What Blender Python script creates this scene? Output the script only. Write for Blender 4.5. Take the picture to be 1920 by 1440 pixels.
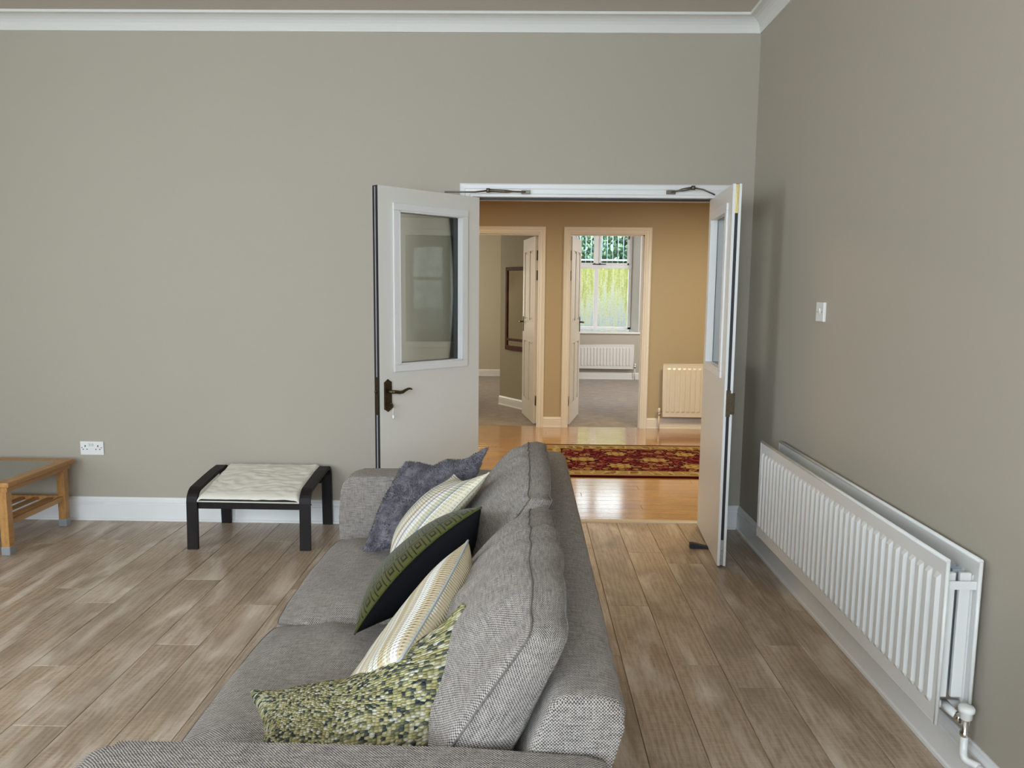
import bpy, bmesh, math, random
from mathutils import Vector, Matrix, noise
random.seed(7)
for o in list(bpy.data.objects): bpy.data.objects.remove(o)
SC = bpy.context.scene
COL = SC.collection
PI = math.pi

# ------------------------------------------------------------------ camera
f_, p_, y_, r_ = 1453.5555, 0.12076591, 0.01595805, -0.00980650
Rz = Matrix.Rotation(y_, 3, 'Z'); Rx = Matrix.Rotation(-p_, 3, 'X'); Ry = Matrix.Rotation(r_, 3, 'Y')
M = Rz @ Rx @ Ry                                   # columns: right, forward, up
cam = bpy.data.objects.new('camera', bpy.data.cameras.new('camera')); COL.objects.link(cam)
right, fwd, up = M.col[0], M.col[1], M.col[2]
mm = Matrix((right, up, -fwd)).transposed().to_4x4(); mm.translation = (0, 0, 1.463)
cam.matrix_world = mm
cam.data.sensor_width = 36; cam.data.lens = f_ / 1920 * 36; cam.data.clip_start = 0.05
SC.camera = cam

# ------------------------------------------------------------------ sky, exposure, large lights
W = bpy.data.worlds.new('sky'); SC.world = W; W.use_nodes = True
bg = W.node_tree.nodes['Background']; bg.inputs[0].default_value = (0.80, 0.91, 1.0, 1); bg.inputs[1].default_value = 6.0
vs = SC.view_settings; vs.view_transform = 'Standard'; vs.look = 'None'; vs.gamma = 1; vs.use_curve_mapping = False
vs.exposure = 0.0

def area(name, loc, target, sx, sy, power, color):
    L = bpy.data.lights.new(name, 'AREA'); L.shape = 'RECTANGLE'; L.size = sx; L.size_y = sy
    L.energy = power; L.color = color
    o = bpy.data.objects.new(name, L); COL.objects.link(o); o.location = loc
    o.rotation_euler = (Vector(target) - Vector(loc)).to_track_quat('-Z', 'Y').to_euler()
    return o
# daylight coming in through the tall windows in the wall behind the camera and through the left-hand wall
area('daylight_near_window', (-2.45, -2.5, 2.2), (-2.45, 3, 0.5), 1.9, 2.3, 182, (0.74, 0.875, 1.0))
area('daylight_near_window', (-0.2, -2.5, 2.2), (-0.2, 3, 0.5), 1.9, 2.3, 118, (0.74, 0.875, 1.0))
area('daylight_side_window', (-5.3, 1.0, 2.0), (0, 1.2, 0.6), 1.9, 2.4, 62, (0.92, 0.95, 1.0))
# warm ceiling lamps of the hall, daylight from the unseen windows of the left far room
area('hall_lamp_light', (-0.75, 6.5, 2.36), (-0.75, 6.5, 0), 0.45, 0.45, 36, (1.0, 0.77, 0.42))
area('hall_lamp_light', (1.9, 6.5, 2.36), (1.9, 6.5, 0), 0.45, 0.45, 42, (1.0, 0.77, 0.42))
area('left_room_daylight', (-2.85, 11.6, 1.5), (0, 11, 1.2), 1.3, 1.4, 60, (1.0, 0.91, 0.76))
area('right_room_fill', (3.12, 10.9, 1.55), (0.5, 11.2, 0.7), 1.5, 1.5, 105, (1.0, 0.97, 0.93))  # added fill that brightens the right far room; its side wall has no window
# sky light falling down through the far window between the garden wall and the house
area('sky_over_garden_wall', (1.1, 14.3, 3.5), (1.55, 12.9, 1.2), 2.4, .8, 340, (0.82, 0.93, 1.0))

# ------------------------------------------------------------------ material helpers
MATS = {}
class NT:
    def __init__(s, name):
        s.m = bpy.data.materials.new(name); s.m.use_nodes = True; s.t = s.m.node_tree
        s.b = s.t.nodes['Principled BSDF']; MATS[name] = s.m
    def n(s, typ, **kw):
        nd = s.t.nodes.new(typ)
        for k, v in kw.items():
            if k.startswith('i_'):
                key = k[2:]; key = int(key) if key.isdigit() else key.replace('_', ' ')
                s.put(nd.inputs[key], v)
            else: setattr(nd, k, v)
        return nd
    def put(s, sock, v):
        if isinstance(v, bpy.types.NodeSocket): s.t.links.new(v, sock)
        elif isinstance(v, bpy.types.Node): s.t.links.new(v.outputs[0], sock)
        else: sock.default_value = v
    def set(s, **kw):
        for k, v in kw.items(): s.put(s.b.inputs[k.replace('_', ' ')], v)
    def co(s, kind='Object', scale=(1, 1, 1), loc=(0, 0, 0), rot=(0, 0, 0)):
        tc = s.n('ShaderNodeTexCoord'); mp = s.n('ShaderNodeMapping')
        s.t.links.new(tc.outputs[kind], mp.inputs[0]); mp.inputs['Scale'].default_value = scale
        mp.inputs['Location'].default_value = loc; mp.inputs['Rotation'].default_value = rot
        return mp.outputs[0]
    def noise(s, v, sc, det=3, ro=.55): return s.n('ShaderNodeTexNoise', i_Vector=v, i_Scale=sc, i_Detail=det, i_Roughness=ro).outputs[0]
    def math(s, op, a, b=0.0, c=0.0):
        nd = s.n('ShaderNodeMath', operation=op); s.put(nd.inputs[0], a); s.put(nd.inputs[1], b); s.put(nd.inputs[2], c); return nd.outputs[0]
    def ramp(s, fac, stops):
        r = s.n('ShaderNodeValToRGB'); s.put(r.inputs[0], fac); e = r.color_ramp.elements
        while len(e) < len(stops): e.new(0.5)
        for k, (p, c) in enumerate(stops):
            e[k].position = p; e[k].color = (*c, 1) if len(c) == 3 else c
        return r.outputs[0]
    def mix(s, fac, a, b, mode='MIX'):
        nd = s.n('ShaderNodeMix', data_type='RGBA', blend_type=mode)
        s.put(nd.inputs[0], fac); s.put(nd.inputs[6], a if not isinstance(a, tuple) else (*a, 1)); s.put(nd.inputs[7], b if not isinstance(b, tuple) else (*b, 1))
        return nd.outputs[2]
    def bump(s, h, strength=.3, dist=.002):
        bp = s.n('ShaderNodeBump', i_Height=h, i_Strength=strength, i_Distance=dist); s.put(s.b.inputs['Normal'], bp.outputs[0])
    def xyz(s, v):
        nd = s.n('ShaderNodeSeparateXYZ'); s.put(nd.inputs[0], v); return nd.outputs

def paint(name, col, rough=.6, bump=.05, var=.04, spec=.5):
    t = NT(name); v = t.co()
    nz = t.noise(v, 2.0, 3); c = t.mix(nz, tuple(x*(1-var) for x in col), tuple(min(1, x*(1+var)) for x in col))
    t.set(Base_Color=c, Roughness=rough); t.b.inputs['Specular IOR Level'].default_value = spec
    if bump: t.bump(t.noise(v, 220, 2), bump, .001)
    return t.m
def metal(name, col, rough=.35, var=.2):
    t = NT(name); v = t.co(); nz = t.noise(v, 90, 3)
    t.set(Base_Color=t.mix(nz, tuple(x*(1-var) for x in col), tuple(min(1, x*(1+var)) for x in col)), Roughness=rough, Metallic=1.0)
    return t.m
wall_m = paint('wall_paint', (.425, .383, .312), .62, .12, .015, .35)
hallwall_m = paint('hall_wall_paint', (.46, .40, .285), .6, .12, .015, .35)
ceil_m = paint('ceiling_paint', (.62, .56, .49), .8, .08, .02, .2)
white_m = paint('white_gloss_trim', (.79, .79, .78), .32, .03, .02)
cornice_m = paint('cornice_paint', (.72, .71, .67), .6, .03, .02)
doorw_m = paint('white_satin_door', (.76, .74, .69), .38, .04, .02)
edge_m = paint('door_edge_white', (.80, .81, .80), .3, .03, .02)
rad_m = paint('radiator_enamel', (.74, .735, .71), .28, .0, .01)
plastic_m = paint('white_plastic', (.80, .80, .77), .25, .0, .01)
dark_m = paint('dark_rubber', (.012, .012, .014), .5, .0, .1)
navy_m = paint('dark_wedge_rubber', (.012, .014, .022), .5, .0, .1)
greystrip_m = paint('grey_seal', (.35, .34, .38), .4, .0, .1)
bronze_m = metal('antique_bronze', (.10, .078, .05), .42, .5)
close_m = metal('dull_bronze_grey', (.17, .15, .12), .45, .3)
brass_m = metal('brass', (.65, .52, .24), .3)
steel_m = metal('brushed_steel', (.50, .50, .48), .32)
chrome_m = metal('chrome', (.72, .70, .66), .15)
fin_m = paint('convector_zinc', (.40, .44, .47), .45, .0, .08)
cap_m = paint('grey_leg_cap', (.27, .28, .29), .4, .0, .05)
concrete_sub = paint('subfloor', (.05, .04, .03), .9, .0, .1)

def glassmat(name, tint=(.93, .97, .95)):
    t = NT(name); nt = t.t
    tr = t.n('ShaderNodeBsdfTransparent'); tr.inputs[0].default_value = (*tint, 1)
    gl = t.n('ShaderNodeBsdfGlossy'); gl.inputs['Roughness'].default_value = .01; gl.inputs[0].default_value = (.95, .97, .96, 1)
    fr = t.n('ShaderNodeFresnel'); fr.inputs[0].default_value = 1.52
    nz = t.noise(t.co(), 1.2, 1)
    k = t.math('MULTIPLY', fr.outputs[0], t.math('ADD', t.math('MULTIPLY', nz, .2), 1.1))
    ms = t.n('ShaderNodeMixShader'); t.put(ms.inputs[0], k); nt.links.new(tr.outputs[0], ms.inputs[1]); nt.links.new(gl.outputs[0], ms.inputs[2])
    nt.links.new(ms.outputs[0], nt.nodes['Material Output'].inputs[0]); return t.m
glass_m = glassmat('clear_window_glass', (.985, .995, .99))
doorglass_m = glassmat('door_glass', (.955, .97, .945))

t = NT('mirror_silver'); t.set(Base_Color=t.mix(t.noise(t.co(), 3), (.80, .82, .80), (.84, .85, .83)), Metallic=1.0, Roughness=.03); mirror_m = t.m

def woodgrain(name, dark, mid, light, axis='Y', rough=.35, gs=1.0, patch=True, var=.3, coat=0.0, bumpk=.12, spec=.5):
    t = NT(name); t.b.inputs['Specular IOR Level'].default_value = spec; oi = t.n('ShaderNodeObjectInfo'); tc = t.n('ShaderNodeTexCoord')
    off = t.n('ShaderNodeCombineXYZ'); rnd = oi.outputs['Random']
    t.put(off.inputs[0], t.math('MULTIPLY', rnd, 37.0)); t.put(off.inputs[1], t.math('MULTIPLY', rnd, 91.0)); t.put(off.inputs[2], t.math('MULTIPLY', rnd, 13.0))
    add = t.n('ShaderNodeVectorMath', operation='ADD'); t.t.links.new(tc.outputs['Object'], add.inputs[0]); t.t.links.new(off.outputs[0], add.inputs[1])
    def mp(sx, sl):
        m = t.n('ShaderNodeMapping'); t.t.links.new(add.outputs[0], m.inputs[0])
        m.inputs['Scale'].default_value = {'Y': (sx, sl, sx), 'X': (sl, sx, sx), 'Z': (sx, sx, sl)}[axis]; return m.outputs[0]
    fine = t.noise(mp(160*gs, 5*gs), 1, 5, .65); med = t.noise(mp(26*gs, 2.2*gs), 1, 4, .6); big = t.noise(mp(5.5*gs, 1.7*gs), 1, 3, .55)
    wv = t.n('ShaderNodeTexWave', i_Vector=mp(10*gs, 1.1*gs), i_Scale=1.0, i_Distortion=5.0, i_Detail=3.0, i_Detail_Scale=1.6); wv.bands_direction = axis if axis != 'Y' else 'X'
    g = t.math('ADD', t.math('MULTIPLY', fine, .40), t.math('ADD', t.math('MULTIPLY', med, .38), t.math('MULTIPLY', wv.outputs[1], .12)))
    c = t.ramp(g, [(.30, dark), (.46, mid), (.66, light)])
    if patch:
        pf = t.ramp(t.math('ADD', t.math('MULTIPLY', big, .8), t.math('MULTIPLY', med, .25)), [(.50, (0, 0, 0)), (.66, (1, 1, 1))])
        c = t.mix(t.math('MULTIPLY', pf, .55), c, tuple(min(1, x*1.55+.02) for x in light))
    hsv = t.n('ShaderNodeHueSaturation'); t.put(hsv.inputs['Color'], c); t.put(hsv.inputs['Value'], t.math('ADD', t.math('MULTIPLY', rnd, var), 1-var/2))
    t.set(Base_Color=hsv.outputs[0], Roughness=t.math('ADD', t.math('MULTIPLY', fine, .2), rough-.1))
    t.b.inputs['Coat Weight'].default_value = coat; t.b.inputs['Coat Roughness'].default_value = .12
    t.bump(fine, bumpk, .0015); return t.m
def laminate():
    t = NT('oak_laminate'); oi = t.n('ShaderNodeObjectInfo'); rnd = oi.outputs['Random']; tc = t.n('ShaderNodeTexCoord')
    off = t.n('ShaderNodeCombineXYZ'); t.put(off.inputs[0], t.math('MULTIPLY', rnd, 37.0)); t.put(off.inputs[1], t.math('MULTIPLY', rnd, 91.0))
    add = t.n('ShaderNodeVectorMath', operation='ADD'); t.t.links.new(tc.outputs['Object'], add.inputs[0]); t.t.links.new(off.outputs[0], add.inputs[1])
    def mp(a, b):
        m = t.n('ShaderNodeMapping'); t.t.links.new(add.outputs[0], m.inputs[0]); m.inputs['Scale'].default_value = (a, b, 1); return m.outputs[0]
    fine = t.noise(mp(260, 22), 1, 4, .7); med = t.noise(mp(60, 5), 1, 5, .65)
    big = t.n('ShaderNodeTexNoise', i_Vector=mp(7.5, 1.9), i_Scale=1.0, i_Detail=4.0, i_Roughness=.55, i_Distortion=.6).outputs[0]
    big2 = t.n('ShaderNodeTexNoise', i_Vector=mp(5.0, 2.6), i_Scale=1.0, i_Detail=2.0, i_Distortion=.4).outputs[0]
    cath = t.n('ShaderNodeTexWave', i_Vector=mp(6.0, .9), i_Scale=2.2, i_Distortion=9.0, i_Detail=3.0, i_Detail_Scale=1.3, i_Detail_Roughness=.6, bands_direction='X').outputs[1]
    cross = t.noise(mp(16, 150), 1, 2, .5)
    g = t.math('ADD', t.math('ADD', t.math('MULTIPLY', fine, .34), t.math('MULTIPLY', med, .34)), t.math('ADD', t.math('MULTIPLY', cath, .10), t.math('MULTIPLY', cross, .22)))
    c = t.ramp(g, [(.36, (.24, .17, .112)), (.50, (.38, .285, .20)), (.66, (.485, .385, .285))])
    pale = t.ramp(big, [(.50, (0, 0, 0)), (.68, (1, 1, 1))]); dark = t.ramp(big2, [(.34, (1, 1, 1)), (.50, (0, 0, 0))])
    c = t.mix(t.math('MULTIPLY', pale, t.math('ADD', .30, t.math('MULTIPLY', fine, .65))), c, (.70, .62, .52))
    c = t.mix(t.math('MULTIPLY', dark, .42), c, (.20, .14, .088))
    hsv = t.n('ShaderNodeHueSaturation'); t.put(hsv.inputs['Color'], c); t.put(hsv.inputs['Value'], t.math('ADD', t.math('MULTIPLY', rnd, .16), 1.0))
    t.set(Base_Color=hsv.outputs[0], Roughness=t.math('ADD', t.math('MULTIPLY', fine, .22), .24)); t.bump(fine, .10, .001); return t.m
lam_m = laminate()
beech_m = woodgrain('varnished_beech_boards', (.31, .14, .035), (.43, .215, .055), (.52, .275, .085), 'X', .2, .8, False, .16, 1.0, .02)
table_m = woodgrain('honey_oak_table', (.33, .155, .040), (.44, .22, .065), (.52, .28, .10), 'Y', .35, 1, False, .05)
frame_m = woodgrain('mahogany_frame', (.05, .016, .008), (.085, .026, .013), (.12, .038, .018), 'Z', .6, 1, False, .05, spec=.08)
espresso_m = woodgrain('black_brown_veneer', (.006, .004, .004), (.010, .007, .0065), (.016, .011, .010), 'Z', .50, 1, False, .05, spec=.25)

def weave(name, light, dark, tint, pitch=.0060, contrast=1.0, kind='UV', streak=.35):
    t = NT(name); tc = t.co(kind); x, y, z = t.xyz(tc)
    n0 = t.noise(tc, 60, 2); wob = t.math('MULTIPLY', t.math('SUBTRACT', n0, .5), .0022)
    sx = t.math('SINE', t.math('MULTIPLY', t.math('ADD', x, wob), 2*PI/pitch)); sy = t.math('SINE', t.math('MULTIPLY', t.math('ADD', y, wob), 2*PI/pitch))
    ch = t.math('MULTIPLY', sx, sy)
    mpx = t.n('ShaderNodeMapping'); t.put(mpx.inputs[0], tc); mpx.inputs['Scale'].default_value = (30, 420, 1); nx = t.noise(mpx.outputs[0], 1, 2)
    mpy = t.n('ShaderNodeMapping'); t.put(mpy.inputs[0], tc); mpy.inputs['Scale'].default_value = (420, 30, 1); ny = t.noise(mpy.outputs[0], 1, 2)
    st = t.math('ADD', t.math('MULTIPLY', t.math('SUBTRACT', nx, .5), streak*2), t.math('MULTIPLY', t.math('SUBTRACT', ny, .5), streak*1.4))
    mps = t.n('ShaderNodeMapping'); t.put(mps.inputs[0], tc); mps.inputs['Scale'].default_value = (22, 190, 1); ns = t.noise(mps.outputs[0], 1, 3, .7)
    mpt = t.n('ShaderNodeMapping'); t.put(mpt.inputs[0], tc); mpt.inputs['Scale'].default_value = (170, 26, 1); nt2 = t.noise(mpt.outputs[0], 1, 3, .7)
    st = t.math('ADD', st, t.math('ADD', t.math('MULTIPLY', t.math('SUBTRACT', ns, .5), .95), t.math('MULTIPLY', t.math('SUBTRACT', nt2, .5), .5)))
    k = t.math('ADD', t.math('MULTIPLY', ch, .38*contrast), t.math('ADD', st, .5))
    c = t.ramp(k, [(.12, dark), (.5, tuple((a*.55+b*.45) for a, b in zip(light, dark))), (.9, light)])
    big = t.noise(tc, 7, 2); c = t.mix(t.math('MULTIPLY', big, .3), c, tint, 'MULTIPLY')
    t.set(Base_Color=c, Roughness=.95); t.b.inputs['Specular IOR Level'].default_value = .15
    t.b.inputs['Sheen Weight'].default_value = .12
    t.bump(t.math('ADD', ch, t.math('MULTIPLY', st, 1.5)), .7, .0016); return t.m
sofa_m = weave('grey_brown_tweed', (.53, .475, .42), (.056, .051, .052), (.80, .76, .72), contrast=1.5)
pipe_m = weave('grey_brown_tweed_seam', (.34, .30, .26), (.06, .055, .05), (.8, .78, .75), .003)

# ------------------------------------------------------------------ object helpers
def tag(o, label=None, cat=None, group=None, kind=None):
    if label: o['label'] = label
    if cat: o['category'] = cat
    if group: o['group'] = group
    if kind: o['kind'] = kind
    return o
def empty(name, loc, rz=0, **kw):
    o = bpy.data.objects.new(name, None); COL.objects.link(o); o.location = loc; o.rotation_euler = (0, 0, rz)
    o.empty_display_size = .05; return tag(o, **kw)
class MB:
    """collects shapes into one bmesh"""
    def __init__(s): s.bm = bmesh.new(); s.uvl = s.bm.loops.layers.uv.new('UVMap'); s.hasuv = False
    def box(s, x0, x1, y0, y1, z0, z1, bevel=0.0, seg=2, mat=0, xf=None):
        vs = [s.bm.verts.new(p) for p in ((x0, y0, z0), (x1, y0, z0), (x1, y1, z0), (x0, y1, z0), (x0, y0, z1), (x1, y0, z1), (x1, y1, z1), (x0, y1, z1))]
        fs = [s.bm.faces.new([vs[i] for i in q]) for q in ((0, 3, 2, 1), (4, 5, 6, 7), (0, 1, 5, 4), (1, 2, 6, 5), (2, 3, 7, 6), (3, 0, 4, 7))]
        for fc in fs: fc.material_index = mat
        if xf is not None:
            for v in vs: v.co = xf @ v.co
        if bevel > 0:
            es = list({e for fc in fs for e in fc.edges})
            r = bmesh.ops.bevel(s.bm, geom=es, offset=bevel, segments=seg, profile=.5, affect='EDGES', clamp_overlap=True)
            for fc in r['faces']: fc.material_index = mat
        return s
    def prism(s, pts, axis, a, b, bevel=0.0, seg=2, mat=0):
        """polygon pts (2-D) extruded along axis from a to b"""
        def P(p, t): return {'X': (t, p[0], p[1]), 'Y': (p[0], t, p[1]), 'Z': (p[0], p[1], t)}[axis]
        A = [s.bm.verts.new(P(p, a)) for p in pts]; B = [s.bm.verts.new(P(p, b)) for p in pts]; n = len(pts)
        fs = [s.bm.faces.new(A), s.bm.faces.new(B[::-1])]
        for i in range(n): fs.append(s.bm.faces.new((A[i], B[i], B[(i+1) % n], A[(i+1) % n])))
        for fc in fs: fc.material_index = mat
        if bevel > 0:
            es = [e for e in {e for fc in fs[:2] for e in fc.edges}]
            bmesh.ops.bevel(s.bm, geom=es, offset=bevel, segments=seg, profile=.5, affect='EDGES', clamp_overlap=True)
        return s
    def tube(s, pts, r, n=10, closed=False, mat=0, cap=True):
        pts = [Vector(p) for p in pts]; N = len(pts); rings = []; prev = None
        for i, p in enumerate(pts):
            if closed: d = pts[(i+1) % N] - pts[i-1]
            else: d = pts[min(i+1, N-1)] - pts[max(i-1, 0)]
            d.normalize()
            if prev is None:
                a = Vector((0, 0, 1)) if abs(d.z) < .9 else Vector((1, 0, 0)); u = d.cross(a).normalized()
            else: u = (prev - d*prev.dot(d)).normalized()
            prev = u; w = d.cross(u); rr = r[i] if isinstance(r, (list, tuple)) else r
            rings.append([s.bm.verts.new(p + (u*math.cos(2*PI*k/n) + w*math.sin(2*PI*k/n))*rr) for k in range(n)])
        for i in range(N if closed else N-1):
            A, B = rings[i], rings[(i+1) % N]
            for k in range(n):
                fc = s.bm.faces.new((A[k], A[(k+1) % n], B[(k+1) % n], B[k])); fc.material_index = mat; fc.smooth = True
        if cap and not closed:
            s.bm.faces.new(rings[0][::-1]).material_index = mat; s.bm.faces.new(rings[-1]).material_index = mat
        return s
    def band(s, pts, half, axis, th, mat=0):
        """flat bent lamination: centre path pts in the Y-Z plane, width along X (2*half), thickness th"""
        pts = [Vector((0, *p)) for p in pts]; N = len(pts); R = []
        for i, p in enumerate(pts):
            d = (pts[min(i+1, N-1)] - pts[max(i-1, 0)]).normalized(); nn = Vector((0, -d.z, d.y))
            R.append([s.bm.verts.new((axis+sx*half, *(p + nn*sn*th/2)[1:])) for sx, sn in ((-1, -1), (1, -1), (1, 1), (-1, 1))])
        for i in range(N-1):
            for k in range(4): s.bm.faces.new((R[i][k], R[i][(k+1) % 4], R[i+1][(k+1) % 4], R[i+1][k])).material_index = mat
        s.bm.faces.new(R[0][::-1]); s.bm.faces.new(R[-1]); return s
    def lathe(s, prof, origin, axis=Vector((0, 0, 1)), n=16, mat=0):
        axis = Vector(axis).normalized(); a = Vector((0, 0, 1)) if abs(axis.z) < .9 else Vector((1, 0, 0)); u = axis.cross(a).normalized(); w = axis.cross(u); o = Vector(origin)
        R = [[s.bm.verts.new(o + axis*h + (u*math.cos(2*PI*k/n)+w*math.sin(2*PI*k/n))*r) for k in range(n)] for r, h in prof]
        for A, B in zip(R, R[1:]):
            for k in range(n):
                fc = s.bm.faces.new((A[k], A[(k+1) % n], B[(k+1) % n], B[k])); fc.smooth = True; fc.material_index = mat
        s.bm.faces.new(R[0][::-1]).material_index = mat; s.bm.faces.new(R[-1]).material_index = mat; return s
    def build(s, name, mats, parent=None, smooth=False, boxuv=False, local=False, label=None, cat=None, group=None, kind=None, angle=None):
        bm = s.bm; bmesh.ops.recalc_face_normals(bm, faces=bm.faces)
        if parent is not None and not local:
            off = parent.matrix_world.translation if False else Vector(parent['_w'] if '_w' in parent else parent.location)
            for v in bm.verts: v.co -= off
        if boxuv:
            for fc in bm.faces:
                nx, ny, nz = (abs(c) for c in fc.normal)
                for l in fc.loops:
                    c = l.vert.co
                    l[s.uvl].uv = (c.y, c.z) if nx >= ny and nx >= nz else ((c.x, c.z) if ny >= nz else (c.x, c.y))
        me = bpy.data.meshes.new(name)
        if smooth:
            for fc in bm.faces: fc.smooth = True
        bm.to_mesh(me); bm.free()
        for m in (mats if isinstance(mats, (list, tuple)) else [mats]): me.materials.append(m)
        if angle: me.set_sharp_from_angle(angle=math.radians(angle))
        o = bpy.data.objects.new(name, me); COL.objects.link(o)
        if parent is not None: o.parent = parent
        return tag(o, label, cat, group, kind)
def struct(mb, name, mats, label, cat, **kw): return mb.build(name, mats, label=label, cat=cat, kind='structure', **kw)
def mid(o):
    """give a top-level mesh its own origin in the middle of its footprint, so that it is easy to move"""
    me = o.data; xs = [v.co for v in me.vertices]; c = Vector((sum(v.x for v in xs)/len(xs), sum(v.y for v in xs)/len(xs), min(v.z for v in xs)))
    me.transform(Matrix.Translation(-c)); o.location = c; return o

def lag(t): return ((1-t)*(1-2*t), 4*t*(1-t), t*(2*t-1))
def cushion(name, net, border, bf, bb, mats, parent=None, n=34, power=2.2, pinch=.06, wrinkle=.0, wscale=9.0, soft=.5, piping=None, pr=.004, seed=0, matidx=(0, 0, 0), back_piping=True, uvswap=False, edge_noise=0.0, bdir=None, bscale=(1, 1), corner=0.0, **kw):
    """stuffed cushion: a 3x3 net of points (rows bottom to top) is its middle surface; bf / bb is how far front and back bulge"""
    net = [[Vector(p) for p in row] for row in net]
    def mid_(u, v):
        a, b = lag(u), lag(v); return sum((net[j][i]*(a[i]*b[j]) for i in range(3) for j in range(3)), Vector())
    def surf(u, v):
        uu = .5+(u-.5)*(1-pinch*(1-(2*v-1)**2)); vv = .5+(v-.5)*(1-pinch*(1-(2*u-1)**2)); return mid_(uu, vv)
    def nor(u, v):
        e = .02; u0, u1, v0, v1 = max(0, u-e), min(1, u+e), max(0, v-e), min(1, v+e)
        return (mid_(u1, v)-mid_(u0, v)).cross(mid_(u, v1)-mid_(u, v0)).normalized()
    Wd = (net[1][2]-net[1][0]).length; Hd = (net[2][1]-net[0][1]).length
    mb = MB(); bm = mb.bm; ts = [.5-.5*math.cos(PI*i/n)*(1 if True else 1) for i in range(n+1)]
    ts = [.35*(i/n)+.65*t for i, t in enumerate(ts)]
    F = {}; B = {}
    def prof(u, v): return ((1-abs(2*u-1)**power)*(1-abs(2*v-1)**power))**soft
    for j, v in enumerate(ts):
        for i, u in enumerate(ts):
            p = surf(u, v); nn = nor(u, v); q = prof(u, v)
            w = wrinkle*noise.noise(Vector((u*Wd*wscale, v*Hd*wscale*.45, seed)))*min(1, q*2.5)
            w2 = edge_noise*noise.noise(Vector((p.x*14, p.y*14, p.z*14+seed)))
            p = p + Vector((w2, w2*.6, w2))
            edge = i in (0, n) or j in (0, n)
            if corner:
                kq = (abs(2*u-1)**7)*(abs(2*v-1)**7); p = p + ((mid_(.5, .5)-p).normalized())*corner*kq
            bd = (Vector(bdir).normalized() if bdir else nn)*(border/2*(bscale[0]*(1-v)+bscale[1]*v))
            F[i, j] = bm.verts.new(p + bd + nn*(bf*q + w))
            B[i, j] = F[i, j] if (edge and border == 0) else bm.verts.new(p - bd - nn*(bb*q))
    uvl = mb.uvl
    def face(vs, uvs, m):
        try: fc = bm.faces.new(vs)
        except ValueError: return
        fc.smooth = True; fc.material_index = m
        for l, (a, b) in zip(fc.loops, uvs): l[uvl].uv = (b, a) if uvswap else (a, b)
    for j in range(n):
        for i in range(n):
            uv = [(ts[a]*Wd, ts[b]*Hd) for a, b in ((i, j), (i+1, j), (i+1, j+1), (i, j+1))]
            face([F[i, j], F[i+1, j], F[i+1, j+1], F[i, j+1]], uv, matidx[0])
            face([B[i, j+1], B[i+1, j+1], B[i+1, j], B[i, j]], [uv[3], uv[2], uv[1], uv[0]], matidx[1])
    loop = [(i, 0) for i in range(n)] + [(n, j) for j in range(n)] + [(i, n) for i in range(n, 0, -1)] + [(0, j) for j in range(n, 0, -1)]
    if border > 0:
        mids = []
        ctr = mid_(.5, .5)
        for k in loop:
            m = (F[k].co + B[k].co)/2; d = (m-ctr).normalized(); mids.append(bm.verts.new(m + d*border*.13))
        s_ = 0
        for a in range(len(loop)):
            b = (a+1) % len(loop); L = (F[loop[b]].co-F[loop[a]].co).length
            face([F[loop[b]], F[loop[a]], mids[a], mids[b]], [(s_+L, border), (s_, border), (s_, border/2), (s_+L, border/2)], matidx[2])
            face([mids[b], mids[a], B[loop[a]], B[loop[b]]], [(s_+L, border/2), (s_, border/2), (s_, 0), (s_+L, 0)], matidx[2]); s_ += L
    fl = [F[k].co.copy() for k in loop]; bl = [B[k].co.copy() for k in loop]
    off = Vector(parent.location) if parent is not None else Vector()
    for v in bm.verts: v.co -= off
    me = bpy.data.meshes.new(name); bm.normal_update(); bm.to_mesh(me); bm.free()
    for m in (mats if isinstance(mats, (list, tuple)) else [mats]): me.materials.append(m)
    o = bpy.data.objects.new(name, me); COL.objects.link(o)
    if parent is not None: o.parent = parent
    tag(o, **kw)
    if piping:
        for L in ([fl, bl] if (border > 0 and back_piping) else [fl]):
            tb = MB().tube([p-off for p in L], pr, 6, closed=True)
            for v in tb.bm.verts: pass
            q = tb.build('piping', piping, o, local=True, boxuv=True)
    if parent is None: mid_origin(o)
    return o
def mid_origin(o):
    xs = [v.co for v in o.data.vertices]; c = Vector((sum(v.x for v in xs)/len(xs), sum(v.y for v in xs)/len(xs), min(v.z for v in xs)))
    o.data.transform(Matrix.Translation(-c)); o.location = c
    for ch in o.children: ch.data.transform(Matrix.Translation(-c))

# ------------------------------------------------------------------ the setting: main room
D, XR, XL, YN, ZC = 4.713, 1.345, -4.6, -1.75, 3.035
DX0, DX1, DZ = -0.325, 1.145, 2.018          # double-door opening
WT = .13
w = MB()
w.box(XL-.2, DX0, D, D+WT, 0, ZC+.1); w.box(DX1, XR+2.4, D, D+WT, 0, ZC+.1); w.box(DX0, DX1, D, D+WT, DZ, ZC+.1)
struct(w, 'wall_back', wall_m, 'taupe painted wall with the white double doors in it', 'wall')
struct(MB().box(XR, XR+.2, YN-.1, D, 0, ZC+.1), 'wall_right', wall_m, 'taupe painted side wall behind the long white radiator', 'wall')
def wall_open(x0, x1, y0, y1, z1, ops, axis):
    """wall slab with window openings; ops = [(a0,a1,z0,z1)] along axis"""
    m = MB(); cur = x0 if axis == 'X' else y0
    def bx(a, b, z0, z): m.box(a, b, y0, y1, z0, z) if axis == 'X' else m.box(x0, x1, a, b, z0, z)
    for a0, a1, z0, z2 in ops: bx(cur, a0, 0, z1); bx(a0, a1, 0, z0); bx(a0, a1, z2, z1); cur = a1
    bx(cur, x1 if axis == 'X' else y1, 0, z1); return m
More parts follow.
